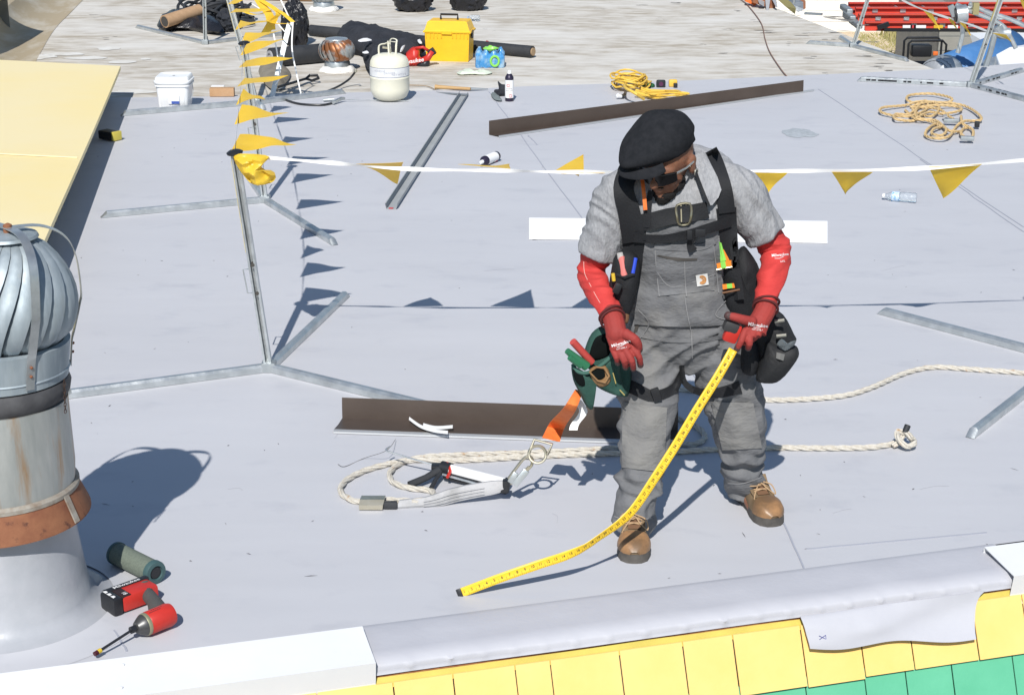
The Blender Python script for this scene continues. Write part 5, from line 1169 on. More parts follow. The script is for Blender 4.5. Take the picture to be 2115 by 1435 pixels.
# --- cap
cf = V((-.76, -.60, -.20)).normalized(); cr_ = cf.cross(V((.02, 0, 1))).normalized() * -1; cu = cr_.cross(cf) * -1; cu = cu if cu.z > 0 else -cu
CC = HC + hu * .038 + V((-.030, .0, .0))
def Cd(x, y, z): return CC + cr_ * x + cf * y + cu * z
def capfn(q, d):
    x, y, z = q
    f = max(0, d.y); z = z * (1 - .52 * f) - .040 * f * f; y = y * (1 + .30 * f); x = x * (1 - .10 * f ** 2)
    if d.z < -.1: z = max(z, -.034 - .034 * f)
    return V((x, y, z))
cpm = M(); _b = M(); _b.ball((0, 0, 0), (.108, .122, .090), 48, 28, capfn); cpm.add([Cd(p.x, p.y - .012, p.z + .040) for p in _b.v], _b.f)
def capnoise(p, n):
    q = p - CC; back = max(0, min(1, .5 - q.dot(cf) * 7)); side = max(0, q.dot(cr_) * 9)
    return p + n * (noise.noise(q * 12) * .006 + (1 - abs(noise.noise(V((q.x * 8, q.y * 8, q.z * 26)))) * 3) * .0045 * back * min(1, side + .25))
cap = cpm.build('flat_cap', m_capc, wk, smooth=True, auto=0, fn=capnoise)
br = []
for i in range(25):
    t = math.pi * (i / 24); r = []
    for j in range(7):
        g_ = j / 6; xx = math.cos(t) * (.080 + .012 * g_); yy = .056 + math.sin(t) * (.060 + .030 * g_) ; zz_ = -.014 - .020 * math.sin(t) * (.5 + .5 * g_) - (math.cos(t) ** 2) * .012 * g_ - .010 * g_; r.append(Cd(xx, yy, zz_ + .012))
    br.append(r)
M().slab(br, cu * -.006).build('cap_brim', m_capc, wk, smooth=True, auto=60)
# --- glasses, beard, ear ring
def hs_(pts, r, m, name, n=8, closed=False, flat=1.): return M().tube([Hd(*p) for p in pts], r, n, closed=closed, flat=flat).build(name, m, wk, smooth=True)
m_lens = mat('dark_lens', (.006, .006, .007), .25, spec=.4)
for sx in (-1, 1):
    r = []
    for i in range(5):
        r.append([Hd(sx * (.006 + .058 * j / 8), .104 - .036 * (j / 8) ** 1.9, .017 - .040 * i / 4 * (1 - .22 * (j / 8) ** 2)) for j in range(9)])
    M().slab(r, hf * .003).build('lens', m_lens, wk, smooth=True)
    hs_([(sx * .064, .070, .014), (sx * .079, .035, .012), (sx * .083, -.01, .008)], .0035, m_lens if sx < 0 else mat('temple_glint', (.75, .72, .62), .15, .9), 'glasses_temple', flat=1.6)  # one temple is bright silver to paint in its glint
hs_([(-.062, .075, .018), (-.03, .102, .020), (0, .108, .019), (.03, .102, .020), (.062, .075, .018)], .0032, m_lens, 'glasses_frame')
bd2 = M(); hball(bd2, (0, .052, -.082), (.042, .038, .030)); hball(bd2, (.036, .020, -.062), (.022, .040, .026)); hball(bd2, (-.036, .020, -.062), (.022, .040, .026)); hball(bd2, (0, .086, -.0405), (.023, .008, .004)); hball(bd2, (0, .066, -.096), (.026, .026, .022))
bd2.build('beard', mat('black_hair', (.008, .007, .007), .8, bump=1, bs=200), wk, remesh=.004, smit=2, fn=lambda p, n: p + n * noise.noise(p * 120) * .003)
hs_([(.086, -.016 + .010 * math.cos(t), -.034 + .010 * math.sin(t)) for t in [i * math.pi / 6 for i in range(12)]], .0026, mat('silver_ring', (.6, .58, .5), .3, .8), 'ear_ring', closed=True)
hball(q := M(), (.086, -.016, -.034), (.003, .009, .009)); q.build('ear_plug', m_black, wk, smooth=True)
# --- boots
def boot(heel, toe, ank, sgn):
    f = V((toe.x - heel.x, toe.y - heel.y, 0)); L = .292; f.normalize(); r_ = V((f.y, -f.x, 0)) * sgn
    o = V((toe.x, toe.y, 0)) - f * L
    def Q(x, y, z): return o + r_ * x + f * y + V((0, 0, z))
    so_ = M(); ys_ = [0, .012, .04, .09, .14, .19, .235, .270, .287, .292]; ws_ = [.018, .032, .040, .036, .038, .052, .056, .044, .024, .006]
    rows = [[Q(-w_, y, .0), Q(-w_, y, .016), Q(-w_ * .97, y, .031), Q(w_ * .97, y, .031), Q(w_, y, .016), Q(w_, y, .0)] for y, w_ in zip(ys_, ws_)]
    for y in (.1, .12): pass
    so_.grid(rows, closed=True); so_.add(rows[0], [tuple(range(6))]); so_.add(rows[-1], [tuple(range(6))])
    b_ = thing_part = so_.build('boot_sole', m_sole, wk, smooth=True, auto=45, fn=lambda p, n: p + n * (.0018 * math.sin((p - o).dot(f) * 420) if p.z < .012 else 0))
    up = M(); secs = [(.010, .030, .030, .085), (.035, .037, .030, .12), (.075, .036, .030, .125), (.115, .037, .030, .105), (.15, .042, .030, .085), (.19, .050, .030, .074), (.225, .052, .030, .073), (.255, .046, .030, .066), (.277, .032, .030, .050), (.287, .012, .030, .036)]
    rows = []
    for y, w_, z0, z1 in secs:
        rr = []
        for j in range(16):
            t = math.pi * j / 15; rr.append(Q(-w_ * math.copysign(abs(math.cos(t)) ** .6, math.cos(t)), y, z0 - .004 + (z1 - z0 + .004) * math.sin(t) ** .75))
        rows.append(rr)
    up.grid(rows); up.add(rows[0], [tuple(range(16))]); up.add(rows[-1], [tuple(range(16))])
    upper = up.build('boot_upper', m_boot, wk, smooth=True, auto=60, fn=lambda p, n: p + n * noise.noise(p * 45) * .0025)
    toe_ = M(); rows = []
    for y, w_, z0, z1 in [(.205, .055, .030, .0795), (.225, .0560, .030, .0785), (.255, .0505, .030, .0715), (.278, .036, .030, .056), (.2915, .014, .030, .039)]:
        rows.append([Q(-w_ * math.copysign(abs(math.cos(t)) ** .6, math.cos(t)), y + .0 - .022 * (abs(math.cos(t)) ** 2 if y == .205 else 0) * -1, z0 + .001 + (z1 - z0) * math.sin(t) ** .75) for t in [math.pi * j / 15 for j in range(16)]])
    toe_.grid(rows).build('toe_cap', m_toe, wk, smooth=True, auto=60)
    sh_ = M(); sh_.tube([Q(0, .050, .05), Q(0, .055, .11), ank + V((0, 0, .03))], [.050, .049, .048], 18); sh_.build('boot_shaft', m_boot, wk, smooth=True)
    M().slab([[Q(x, y, z) for x in (-.02, 0, .02)] for y, z in ((.19, .079), (.16, .089), (.13, .106), (.105, .130), (.09, .16))], hu * -.002).build('tongue', mat('tongue_brown', (.16, .085, .045), .8), wk, smooth=True)
    lc = M()
    for k, (y, z) in enumerate(((.175, .088), (.155, .097), (.135, .109), (.118, .124), (.105, .140))):
        for sx in (-1, 1): lc.tube([Q(sx * .027, y - .006, z - .004), Q(0, y, z + .005), Q(-sx * .027, y + .014 - .024, z + .002)], .0024, 6)
    lp_ = [Q(.0, .16, .100), Q(.03, .17, .105), Q(.045, .145, .10), Q(.02, .14, .115), Q(-.01, .15, .11), Q(-.04, .165, .10), Q(-.045, .19, .075), Q(-.02, .175, .092), Q(.0, .155, .108), Q(.03, .185, .08), Q(.04, .205, .07)]
    lc.tube(catmull(lp_, 4), .0024, 6); lc.build('laces', mat('lace_tan', (.42, .28, .16), .8), wk, smooth=True)
    M().slab([[Q(sx * .020, y, z) for y, z in ((.20, .074), (.17, .082), (.14, .098), (.115, .122))] for sx in (-1.9, -1.2)] , hu * -.003).build('eyelet_flap', m_boot, wk, smooth=True)
    M().slab([[Q(sx * .020, y, z) for y, z in ((.20, .074), (.17, .082), (.14, .098), (.115, .122))] for sx in (1.2, 1.9)], hu * -.003).build('eyelet_flap', m_boot, wk, smooth=True)
boot(G(1306, 1092), G(1310, 1164), AR, 1); boot(G(1530, 1020), G(1600, 1088), AL, 1)
# --- lettering on sleeves and gloves
def decal(s, size_px, c, ang, bv, name, m, bold=.01, off=.0018, sx=1., par=None):
    vs, fs = text_mesh(s, size_px, bold); ca, sa = math.cos(ang), math.sin(ang); out = []
    for x, y in vs:
        x *= sx; u = c[0] + x * ca + y * sa; v = c[1] + x * sa - y * ca; out.append(hit(bv, u, v, off, 5.3)[0])
    return M().add(out, fs).build(name, m, par or wk, weld=0)
m_wprint = mat('white_print', (.75, .72, .72), .6)
bvg = mesh_bvh([gR]); bvh_ = mesh_bvh([gL]); bvl = mesh_bvh([slL])
decal('Milwaukee', 9.5, (1283, 709), -.28, bvg, 'lettering', m_wprint, .012, par=gR); decal('CUT LEVEL 1', 4, (1284, 719), -.2, bvg, 'lettering', m_wprint, par=gR)
decal('Milwaukee', 9.5, (1565, 671), .12, bvh_, 'lettering', m_wprint, .012, par=gL); decal('CUT LEVEL 1', 4, (1564, 681), .08, bvh_, 'lettering', m_wprint, par=gL)
decal('Milwaukee', 8, (1611, 527), -.10, bvl, 'lettering', m_wprint, .012, par=slL); decal('L/XL', 5, (1616, 540), -.1, bvl, 'lettering', m_wprint, par=slL)
for bv_, pts, par in ((bvg, [(1274, 717), (1284, 714), (1294, 708)], gR), (bvh_, [(1556, 676), (1566, 677), (1574, 674)], gL), (bvl, [(1600, 534), (1610, 534), (1618, 530)], slL)):
    M().tube([hit(bv_, u, v, .0012, 5.3)[0] for u, v in pts], .0011, 4).build('swoosh', m_wprint, par)
# seam on the left sleeve
bvr = mesh_bvh([slR]); M().tube(catmull([hit(bvr, u, v, .0008, 5.4)[0] for u, v in [(1206, 540), (1208, 565), (1220, 590), (1236, 620), (1256, 650)]], 3), .0010, 4).build('sleeve_seam', mat('pale_thread', (.75, .45, .4), .7), slR)

# ------------------------------------------------------------------ tape measure in the hand
tm = thing('tape_measure', 'red and black tape measure in the gloved hand, its long yellow blade touching the roof', 'tape measure', P(1513, 690, 5.25))
tb_ = P(1512, 686, 5.262)
M().box(tb_, (.048, .036, .066), Matrix.Rotation(.35, 3, 'Y'), .012).build('case', m_red, tm, smooth=True)
M().box(tb_ + V((-.004, -.0, .020)), (.050, .040, .036), Matrix.Rotation(.35, 3, 'Y'), .010).build('case_top', mat('case_black', (.04, .04, .042), .5), tm, smooth=True)
path = [(1514, 722, 5.235, 22), (1484, 775, 5.20, 21), (1440, 845, 5.16, 21), (1395, 920, 5.12, 20), (1350, 990, 5.08, 19), (1312, 1046, 5.05, 18), (1280, 1078, 5.03, 15), (1235, 1110, 5.00, 12), (1205, 1130, 4.985, 12), (1165, 1148, 4.965, 18), (1110, 1166, 4.945, 20), (1030, 1194, 4.93, 20), (946, 1226, None, 17)]
pts = [P(u, v, y) if y else G(u, v, .004) for u, v, y, w_ in path]; tl = catmull(pts, 10)
cum = [0]
for a, b in zip(tl, tl[1:]): cum.append(cum[-1] + (b - a).length)
tot = cum[-1]; rows = []; fr_ = []
wv = np.interp(np.linspace(0, 1, len(tl)), np.linspace(0, 1, len(path)), [p[3] for p in path])
for i, p in enumerate(tl):
    d = (tl[min(i + 1, len(tl) - 1)] - tl[max(i - 1, 0)]).normalized(); vw = (CAMP - p).normalized(); x = d.cross(vw).normalized()
    f = i / (len(tl) - 1); w_ = .0145
    an = np.interp(f, [0, .3, .45, .58, .66, .75, 1], [.15, .2, .5, .9, .85, .25, .1]); nn = x.cross(d).normalized()
    side = x * math.cos(an) + nn * math.sin(an); up_ = d.cross(side).normalized()
    if up_.dot(vw) < 0: up_ = -up_
    fr_.append((p, d, side, up_)); rows.append([p - side * w_ + up_ * .0022, p - side * w_ * .5 + up_ * .0004, p, p + side * w_ * .5 + up_ * .0004, p + side * w_ + up_ * .0022])
m_blade = mat('tape_yellow', (.80, .53, .03), .35, col2=(.76, .49, .025), ns=15)
M().slab(rows, (0, .0006, -.0004)).build('blade', m_blade, tm, smooth=True, auto=0)
mk = M()
def at(s_):
    s_ = tot - s_; i = min(max(int(np.searchsorted(cum, s_)) - 1, 0), len(tl) - 2); t_ = (s_ - cum[i]) / max(1e-9, cum[i + 1] - cum[i]); a, b = fr_[i], fr_[i + 1]
    return a[0].lerp(b[0], t_), a[1], a[2], a[3]
unit = tot / 48.0
for k in range(1, 48):
    p, d, side, up_ = at(k * unit); o = up_ * .0016
    dd = -d; sd = side if side.z > 0 else -side
    if sd.cross(dd).dot(up_) > 0: sd = sd
    rt_ = -d; upv = up_.cross(rt_).normalized()
    words(mk, str(k), .0125, p - rt_ * .004 + o - upv * .0005, rt_, upv, .008)
    a = p + rt_ * (unit * .35); mk.add([a - upv * .013 + up_ * .0028, a + rt_ * .0009 - upv * .013 + up_ * .0028, a + rt_ * .0009 - upv * .002 + up_ * .001, a - upv * .002 + up_ * .001], [(0, 1, 2, 3)])
    for j in range(1, 4):
        b = a + rt_ * unit * j / 4; mk.add([b - upv * .0138 + up_ * .0028, b + rt_ * .0006 - upv * .0138 + up_ * .0028, b + rt_ * .0006 - upv * .009 + up_ * .002, b - upv * .009 + up_ * .002], [(0, 1, 2, 3)])
mk.build('markings', m_ink, tm, weld=0)
p, d, side, up_ = at(.006); M().box(p + up_ * .003, (.030, .016, .008), Matrix((side, d, up_)).transposed(), .002).build('end_hook', m_black, tm, smooth=True)
# ------------------------------------------------------------------ gear on the old roof
def noisy(m, c, r, fn=None, n=36, k=22, amp=.12, sc=6, seed=0, flatb=True):
    def f(q, d):
        p = q + d * ((1 - abs(noise.noise(d * sc * .6 + V((seed, 0, 0)))) * 2.4) * amp + noise.noise(d * sc * 2 + V((0, seed, 0))) * amp * .5) * max(q.length, .02)
        if flatb and p.z < -r[2] * .8: p.z = -r[2] * .8
        return fn(p, d) if fn else p
    return m.ball(V(c) + V((0, 0, r[2] * .8)), r, n, k, f)
ZO = -.012
# toolbox
tb0 = G(928, 128, ZO); s = s_at(tb0); W = 96 / s; rz = Matrix.Rotation(R(-9), 3, 'Z')
t = thing('toolbox', 'yellow lidded toolbox with black top handle on the old roof', 'toolbox', tb0)
H = 62 / s; D = .24; ctr = tb0 + V((0, D / 2, 0))
def B(x, y, z): return ctr + rz @ V((x, y, z))
m_tby = mat('toolbox_yellow', (.85, .50, .02), .45, col2=(.80, .46, .02), ns=10)
b_ = M(); b_.grid([[B(-W / 2 * k, -D / 2 * k, z), B(W / 2 * k, -D / 2 * k, z), B(W / 2 * k, D / 2 * k, z), B(-W / 2 * k, D / 2 * k, z)] for k, z in ((.01, .0), (.90, .0), (.92, .01), (.97, H * .95), (.01, H * .95))], closed=True); b_.build('tub', m_tby, t)
l_ = M(); l_.grid([[B(-W / 2 * k, -D / 2 * k, z), B(W / 2 * k, -D / 2 * k, z), B(W / 2 * k, D / 2 * k, z), B(-W / 2 * k, D / 2 * k, z)] for k, z in ((.9, H * .94), (1.04, H * .95), (1.04, H * 1.0), (.98, H * 1.03), (.86, H * 1.30), (.80, H * 1.33), (.01, H * 1.33))], closed=True); l_.build('lid', m_tby, t, smooth=True, auto=25)
for i in range(12):
    if i in (5, 6): continue
    x = (i / 11 - .5) * W * .9; M().box(B(x, -D / 2 * .985 - .004, H * .86), (.006, .008, .04), rz).build('rib', m_tby, t)
M().box(B(0, -D / 2 - .006, H * .96), (.09, .01, .03), rz, .003).build('latch', m_tby, t)
hd = M(); hd.tube([B(-.075, 0, H * 1.32), B(-.075, 0, H * 1.50), B(.075, 0, H * 1.50), B(.075, 0, H * 1.32)], .011, 6); hd.build('handle', m_black, t)
for sx in (-1, 1): M().box(B(sx * W * .51, -.02, H * .88), (.014, .05, .07), rz, .004).build('side_latch', m_black, t)
# long black pipe and roll
t = thing('membrane_roll', 'long thin black membrane roll lying behind the yellow toolbox', 'membrane roll', G(1000, 115, ZO), 'black membrane rolls')
a, b = G(1100, 124, ZO) + V((0, .1, .055)), G(640, 78, ZO) + V((0, .1, .055)); M().tube([a, a.lerp(b, .5), b], .052, 20).build('roll', m_blackrub, t, smooth=True, auto=40)
M().tube([a + (a - b).normalized() * .012, a], .035, 16).build('cardboard_core', mat('core_board', (.35, .24, .14), .9), t, smooth=True)
t = thing('membrane_roll', 'shorter thick black membrane roll left of the rusty turbine vent', 'membrane roll', G(600, 140, ZO), 'black membrane rolls')
a, b = G(557, 143, ZO) + V((0, .08, .085)), G(672, 132, ZO) + V((0, .08, .085)); M().tube([a, b], .082, 24).build('roll', m_blackrub, t, smooth=True, auto=40)
M().lathe([(.06, 0), (.06, .012), (.038, .012), (.038, -.0), (.0, .002)], a - (b - a).normalized() * .0 , 20, axis=(a - b)).build('grey_core', mat('grey_core', (.35, .35, .36), .6), t, smooth=True, auto=40)
q = M(); q.pillow([G(u, v, .01) for u, v in [(535, 142), (575, 132), (600, 150), (590, 172), (565, 185), (545, 170)]], .06, front=(0, 0, 1), wob=.03, ws=8)
tag(q.build('canvas_sheet', mat('drab_canvas', (.26, .23, .18), .9, col2=(.18, .16, .13), ns=7), smooth=True), 'drab curled canvas sheet behind the leaning channel', 'sheet')
# black jacket heap on roll
q = M(); q.pillow([G(u, v, .06) for u, v in [(700, 66), (730, 60), (790, 72), (840, 82), (880, 96), (868, 112), (830, 118), (800, 140), (770, 150), (752, 130), (745, 105), (712, 96), (698, 80)]], .14, front=(0, 0, 1), wob=.07, ws=6, rings=9, cen=G(780, 100, .06))
hp = tag(q.build('black_jacket', m_cloth, smooth=True, auto=0), 'heap of black jackets draped over the black roll behind the cream cylinder', 'clothing')
for k, pts in enumerate(([(740, 83), (760, 80), (768, 84), (744, 87)], [(830, 98), (837, 93), (832, 104), (826, 108)], [(748, 108), (758, 106), (762, 110), (752, 111)], [(862, 84), (868, 82), (872, 90), (866, 90)])):
    p = M(); p.pillow([G(u, v, .22 - .06 * (k > 0)) for u, v in pts], .012, front=(0, -.4, 1), wob=.01, smooth=2); p.build('pale_scrap', m_lab, hp, smooth=True)
# red blower
t = thing('leaf_blower', 'red and black cordless blower lying right of the cream cylinder', 'blower', G(865, 138, ZO)); bc_ = G(862, 138, ZO)
def U(u, v, dy=0): return P(u, v, bc_.y + .06 + dy)
q = M(); q.pillow([U(*p) for p in [(834, 137), (829, 122), (842, 106), (854, 97), (866, 103), (868, 118), (884, 122), (878, 134), (860, 139)]], .065, wob=.01); q.tube([U(870, 128, -.04), U(884, 120, -.04), U(893, 106, -.04)], [.03, .028, .026], 10); q.tube([U(858, 100, -.03), U(874, 98, -.03), U(886, 106, -.03)], .013, 8); q.build('housing', m_red, t, smooth=True, auto=0)
q = M(); q.pillow([U(*p, -.03) for p in [(862, 130), (884, 122), (888, 134), (880, 142), (862, 138)]], .05, wob=.01); q.build('black_base', m_black, t, smooth=True)
q = M(); q.bar(U(886, 112, -.03), U(898, 104, -.03), .055, .06, bev=.006); q.build('battery', m_black, t, smooth=True)
tx = M(); words(tx, 'Milwaukee', .05, U(850, 127, -.095), (1, 0, .15), (0, 0, 1), .02); tx.build('lettering', m_wprint, t)
# bottled water pack
wb = G(1010, 141, ZO); t = thing('water_pack', 'shrink-wrapped pack of water bottles with blue and green wrap beside the toolbox', 'water bottles', wb)
m_wr = mat('blue_wrap', (.06, .26, .55), .25, col2=(.35, .50, .62), ns=14, lo=.45, hi=.65, bump=.5, bs=40)
q = M()
for i in range(4):
    for j in range(3):
        c_ = wb + V((-.085 + i * .062, .03 + j * .062, 0)); h_ = .16 if (i, j) != (3, 0) else .13
        q.lathe([(.031, 0), (.034, .01), (.034, h_ * .72), (.020, h_ * .85), (.012, h_ * .95), (.012, h_)], c_, 12)
q.box(wb + V((.008, .092, .06)), (.25, .185, .12), bev=.03); q.build('bottles', m_wr, t, smooth=True, fn=lambda p, n: p + n * noise.noise(p * 30) * .006)
m_lime = mat('lime_wrap', (.25, .62, .10), .4)
M().tube([wb + V((.05 + .035 * math.cos(a), -.006, .06 + .042 * math.sin(a))) for a in [i * math.pi / 8 for i in range(16)]], .010, 6, closed=True).build('green_logo', m_lime, t, smooth=True)
q = M(); q.pillow([wb + V(p) for p in [(-.03, .02, .155), (.05, .0, .165), (.09, .06, .16), (.02, .10, .17), (-.05, .08, .16)]], .015, front=(0, 0, 1), wob=.02); q.build('green_top_film', m_lime, t, smooth=True)
q = M(); q.pillow([G(u, v, 0) for u, v in [(944, 150), (960, 146), (985, 149), (1010, 147), (1016, 151), (1000, 154), (975, 153), (950, 154)]], .02, front=(0, 0, 1), wob=.02, ws=30)
tag(q.build('paper_towel', mat('pale_green_cloth', (.60, .66, .55), .8), smooth=True), 'crumpled pale green cloth in front of the water bottle pack', 'rag')
t = thing('brush', 'small red dustpan brush behind the water pack on the roll', 'brush', G(1008, 100, ZO)); M().box(G(1008, 92, .06), (.06, .04, .05), Matrix.Rotation(.5, 3, 'Y'), .008).build('red_head', mat('brush_red', (.40, .03, .04), .6), t, smooth=True); M().tube([G(1000, 92, .06), G(978, 92, .03)], .008, 6).build('handle', m_galvd, t, smooth=True)
# wooden handled tool
t = thing('wood_handle_tool', 'long wooden-handled tool lying where membrane meets old roof', 'hand tool', G(940, 182)); a, b = G(899, 180, .02), G(972, 184, .02)
M().tube([a, a.lerp(b, .1), a.lerp(b, .5), b], [.020, .017, .014, .012], 12).build('handle', mat('wood', (.50, .33, .15), .5, col2=(.40, .24, .10), ns=8, st=(.2, 1, 1)), t, smooth=True); M().tube([b, G(1008, 184, .012)], [.012, .004], 8).build('steel_tang', m_galvd, t, smooth=True)
tag(M().tube(catmull([G(840, 176, 0), G(880, 178, 0), G(900, 186, 0)], 5), .004, 6).build('cord_piece', mat('brown_cord', (.3, .22, .14), .8), smooth=True), 'thin brown cord running left of the wooden-handled tool', 'cord')
# shovel
t = thing('shovel', 'black D-handled shovel lying on the old roof left of the hose', 'shovel', G(620, 170, ZO))
M().tube([G(575, 180, .03), G(632, 163, .03)], .011, 8).build('shaft', m_black, t, smooth=True); M().tube([G(632, 163, .03), G(640, 156, .05), G(655, 156, .05), G(658, 162, .03), G(645, 167, .02)], .012, 8, closed=True).build('grip', m_black, t, smooth=True)
M().slab([[G(560, 176, .01), G(572, 186, .0)], [G(580, 172, .02), G(592, 181, .01)]], (0, 0, .003)).build('blade', m_galvd, t)
# bags
for (u, v, r, h_, lb, seed) in ((852, 22, 38, .30, 'full black rubbish bag at the top edge, the left of the pair', 1), (966, 20, 36, .30, 'full black rubbish bag at the top edge, the right of the pair', 4), (609, 92, 26, .42, 'tied black rubbish bag standing left of the black jackets', 8)):
    c_ = G(u, v + 4, ZO); s = s_at(c_); rr = r / s
    q = M(); noisy(q, c_ + V((0, rr * .6, 0)), (rr, rr * .8, h_ * .55), amp=.16, sc=4.5, seed=seed, n=48, k=30, fn=(lambda p, d: V((p.x * (1 - .45 * max(0, d.z) ** 3), p.y * (1 - .45 * max(0, d.z) ** 3), p.z * (1 + .12 * max(0, d.z) ** 4)))))
    tag(q.build('rubbish_bag', m_bag, smooth=True, auto=50), lb, 'rubbish bag', 'black rubbish bags')
q = M(); q.pillow([G(u, v, .03) for u, v in [(325, 50), (345, 30), (370, 28), (400, 35), (430, 38), (455, 50), (462, 66), (430, 64), (400, 58), (350, 58), (330, 58)]], .10, front=(0, 0, 1), wob=.05, ws=8, rings=8)
tag(q.build('black_sheet', m_bag, smooth=True, auto=50), 'crumpled black plastic sheet under the cardboard tube, upper left', 'plastic sheet')
t = thing('cardboard_tube', 'brown cardboard tube resting on black plastic, upper left', 'cardboard tube', G(370, 50, ZO)); a, b = G(340, 45, .10), G(412, 22, .16); m_ct = mat('tube_card', (.42, .27, .16), .9, col2=(.36, .23, .13), ns=20)
M().tube([a, b], .062, 24).build('tube', m_ct, t, smooth=True, auto=40); M().tube([a - (b - a).normalized() * .002, a], .050, 24).build('tube_mouth', m_dark, t)
t = thing('cable_coil', 'tangled coil of thick black cable behind the cardboard tube', 'cable', G(440, 25, ZO)); q = M(); random.seed(2)
for k in range(14):
    c_ = G(440 + random.uniform(-25, 30), 22 + random.uniform(-6, 10), .06); rx, ry = random.uniform(.15, .32), random.uniform(.15, .45); a0 = random.uniform(0, 6)
    q.tube([c_ + V((rx * math.cos(a), ry * math.sin(a), .05 * math.sin(a * 2 + a0) + .02 * (k % 5))) for a in [i * math.pi / 10 for i in range(20)]], .016, 6, closed=True)
for k in range(5): q.tube(catmull([G(455, 20 + k * 5, .05), G(490, 30 + k * 5, .04), G(525, 36 + k * 3, .02)], 5), .014, 6)
q.build('cable', m_blackrub, t, smooth=True)
q = M(); noisy(q, G(470, 62, ZO), (.10, .2, .10), amp=.2, sc=6, seed=12); tag(q.build('black_rag', m_cloth, smooth=True), 'black rag heap at the foot of the weathered grey stand', 'rag')
t = thing('brown_pipe', 'long brown cardboard core lying across the top edge of the old roof', 'cardboard tube', G(600, 4, ZO)); M().tube([G(490, 2, ZO) + V((0, .1, .05)), G(640, 6, ZO) + V((0, .1, .05)), G(735, 2, ZO) + V((0, .1, .05))], .05, 16).build('tube', m_ct, t, smooth=True)
q = M(); q.tube(catmull([G(1528, -2, 0), G(1545, 12, 0), G(1572, 48, 0), G(1580, 80, 0), G(1590, 108, 0), G(1612, 142, 0), G(1625, 158, 0)], 6), .005, 6); tag(q.build('rusty_cable', mat('rust_cable', (.22, .13, .10), .8), smooth=True), 'thin rusty cable snaking down the old roof in the upper right', 'cable')
# debris at the top
t = thing('scrap_pile', 'pile of torn sheet metal and flashing scraps at the top edge of the old roof', 'scrap', G(1620, 20, ZO)); m_ol = mat('olive_metal', (.32, .28, .12), .5, .3)
def sheet(pts, m, n_): M().slab([[P(*p) for p in r] for r in pts], (0, .006, .004)).build(n_, m, t)
y0 = G(1620, 20, ZO).y
sheet([[(1600, -6, y0 + .3), (1612, -10, y0 + .3)], [(1622, 14, y0), (1634, 6, y0)], [(1642, 30, y0 - .2), (1644, 18, y0 - .2)]], m_ol, 'olive_strip')
sheet([[(1612, -12, y0 + .35), (1650, -12, y0 + .35)], [(1632, 8, y0 + .1), (1660, 6, y0 + .1)], [(1648, 26, y0), (1662, 20, y0)]], m_galv, 'grey_sheet')
sheet([[(1640, -10, y0 + .3), (1648, -12, y0 + .3)], [(1655, 8, y0 + .1), (1664, 4, y0 + .1)], [(1660, 20, y0), (1664, 18, y0)]], m_rust, 'rusty_edge')
sheet([[(1562, -8, y0 + .2), (1580, -8, y0 + .2)], [(1568, 8, y0), (1578, 14, y0)]], m_alu, 'crumpled_foil'); sheet([[(1580, -8, y0 + .1), (1592, -8, y0 + .1)], [(1583, 26, y0 - .1), (1587, 26, y0 - .1)]], m_alu, 'crumpled_foil'); sheet([[(1592, -6, y0 + .1), (1602, -6, y0 + .1)], [(1603, 16, y0 - .1), (1606, 16, y0 - .1)]], m_alu, 'crumpled_foil')
M().bar(G(1662, 28, .01), G(1698, 30, .01), .05, .02).build('grey_bar', m_galvd, t); M().box(G(1552, 0, .05), (.12, .1, .08), Matrix.Rotation(.4, 3, 'Y')).build('orange_scrap', m_or, t); M().tube([G(1640, 8, .1), G(1641, -12, .2)], .012, 6).build('grey_rod', m_galvd, t)
M().box(G(1578, 4, .05), (.25, .12, .08), Matrix.Rotation(.3, 3, 'Y')).build('rusty_lump', m_rust, t)
# ------------------------------------------------------------------ yard below, upper right
ZG = -3.3
m_cmu = mat('white_block', (.80, .79, .76), .85, col2=(.72, .71, .68), ns=3)
t = thing('block_wall', 'long white painted concrete block wall beyond the yard', 'wall', (10, 39.5, ZG))
M().box((9, 39.7, ZG + 2.4), (30, .4, 4.8)).build('wall_face', m_cmu, t)
q = M()
for k in range(1, 20): q.box((9, 39.495, ZG + k * .24), (30, .008, .012))
random.seed(4)
for k in range(19):
    for i in range(60): 
        if random.random() < .8: q.box((-3.7 + i * .48 + (k % 2) * .24, 39.496, ZG + k * .24 + .12), (.010, .006, .22))
q.build('mortar_lines', mat('mortar', (.66, .65, .63), .9), t)
M().box((P(1700, 0, 39.4).x, 39.485, ZG + 3.6), (.10, .01, 1.9)).build('drip_stain', mat('stain', (.45, .42, .38), .9, col2=(.6, .58, .55), ns=4), t)
# grey sided shed and building
m_sid = mat('grey_siding', (.30, .30, .28), .8, col2=(.26, .26, .24), ns=3)
def siding(t, x0, x1, y, z0, z1, m, nm, step=.22):
    q = M(); z = z0
    while z < z1: q.box(((x0 + x1) / 2, y + .02, z + step / 2), (x1 - x0, .03, step * .96), Matrix.Rotation(.16, 3, 'X')); z += step
    q.box(((x0 + x1) / 2, y + 1.6, (z0 + z1) / 2), (x1 - x0 - .05, 3.1, z1 - z0)); return q.build(nm, m, t)
xl, xr = P(1940, 80, 27).x, P(2018, 80, 27).x
t = thing('shed', 'low grey sided shed standing behind the ladder rack', 'shed', ((xl + xr) / 2, 27, ZG)); siding(t, xl, xr, 27, ZG, P(1950, 40, 27).z, m_sid, 'siding')
M().box((xr + .35, 27.5, ZG + .9), (.7, 1, 1.8)).build('side_door', mat('pale_door', (.55, .54, .5), .8), t)
xl, xr = P(1945, 0, 31).x, P(2200, 0, 31).x; ztp = P(2000, -60, 31).z
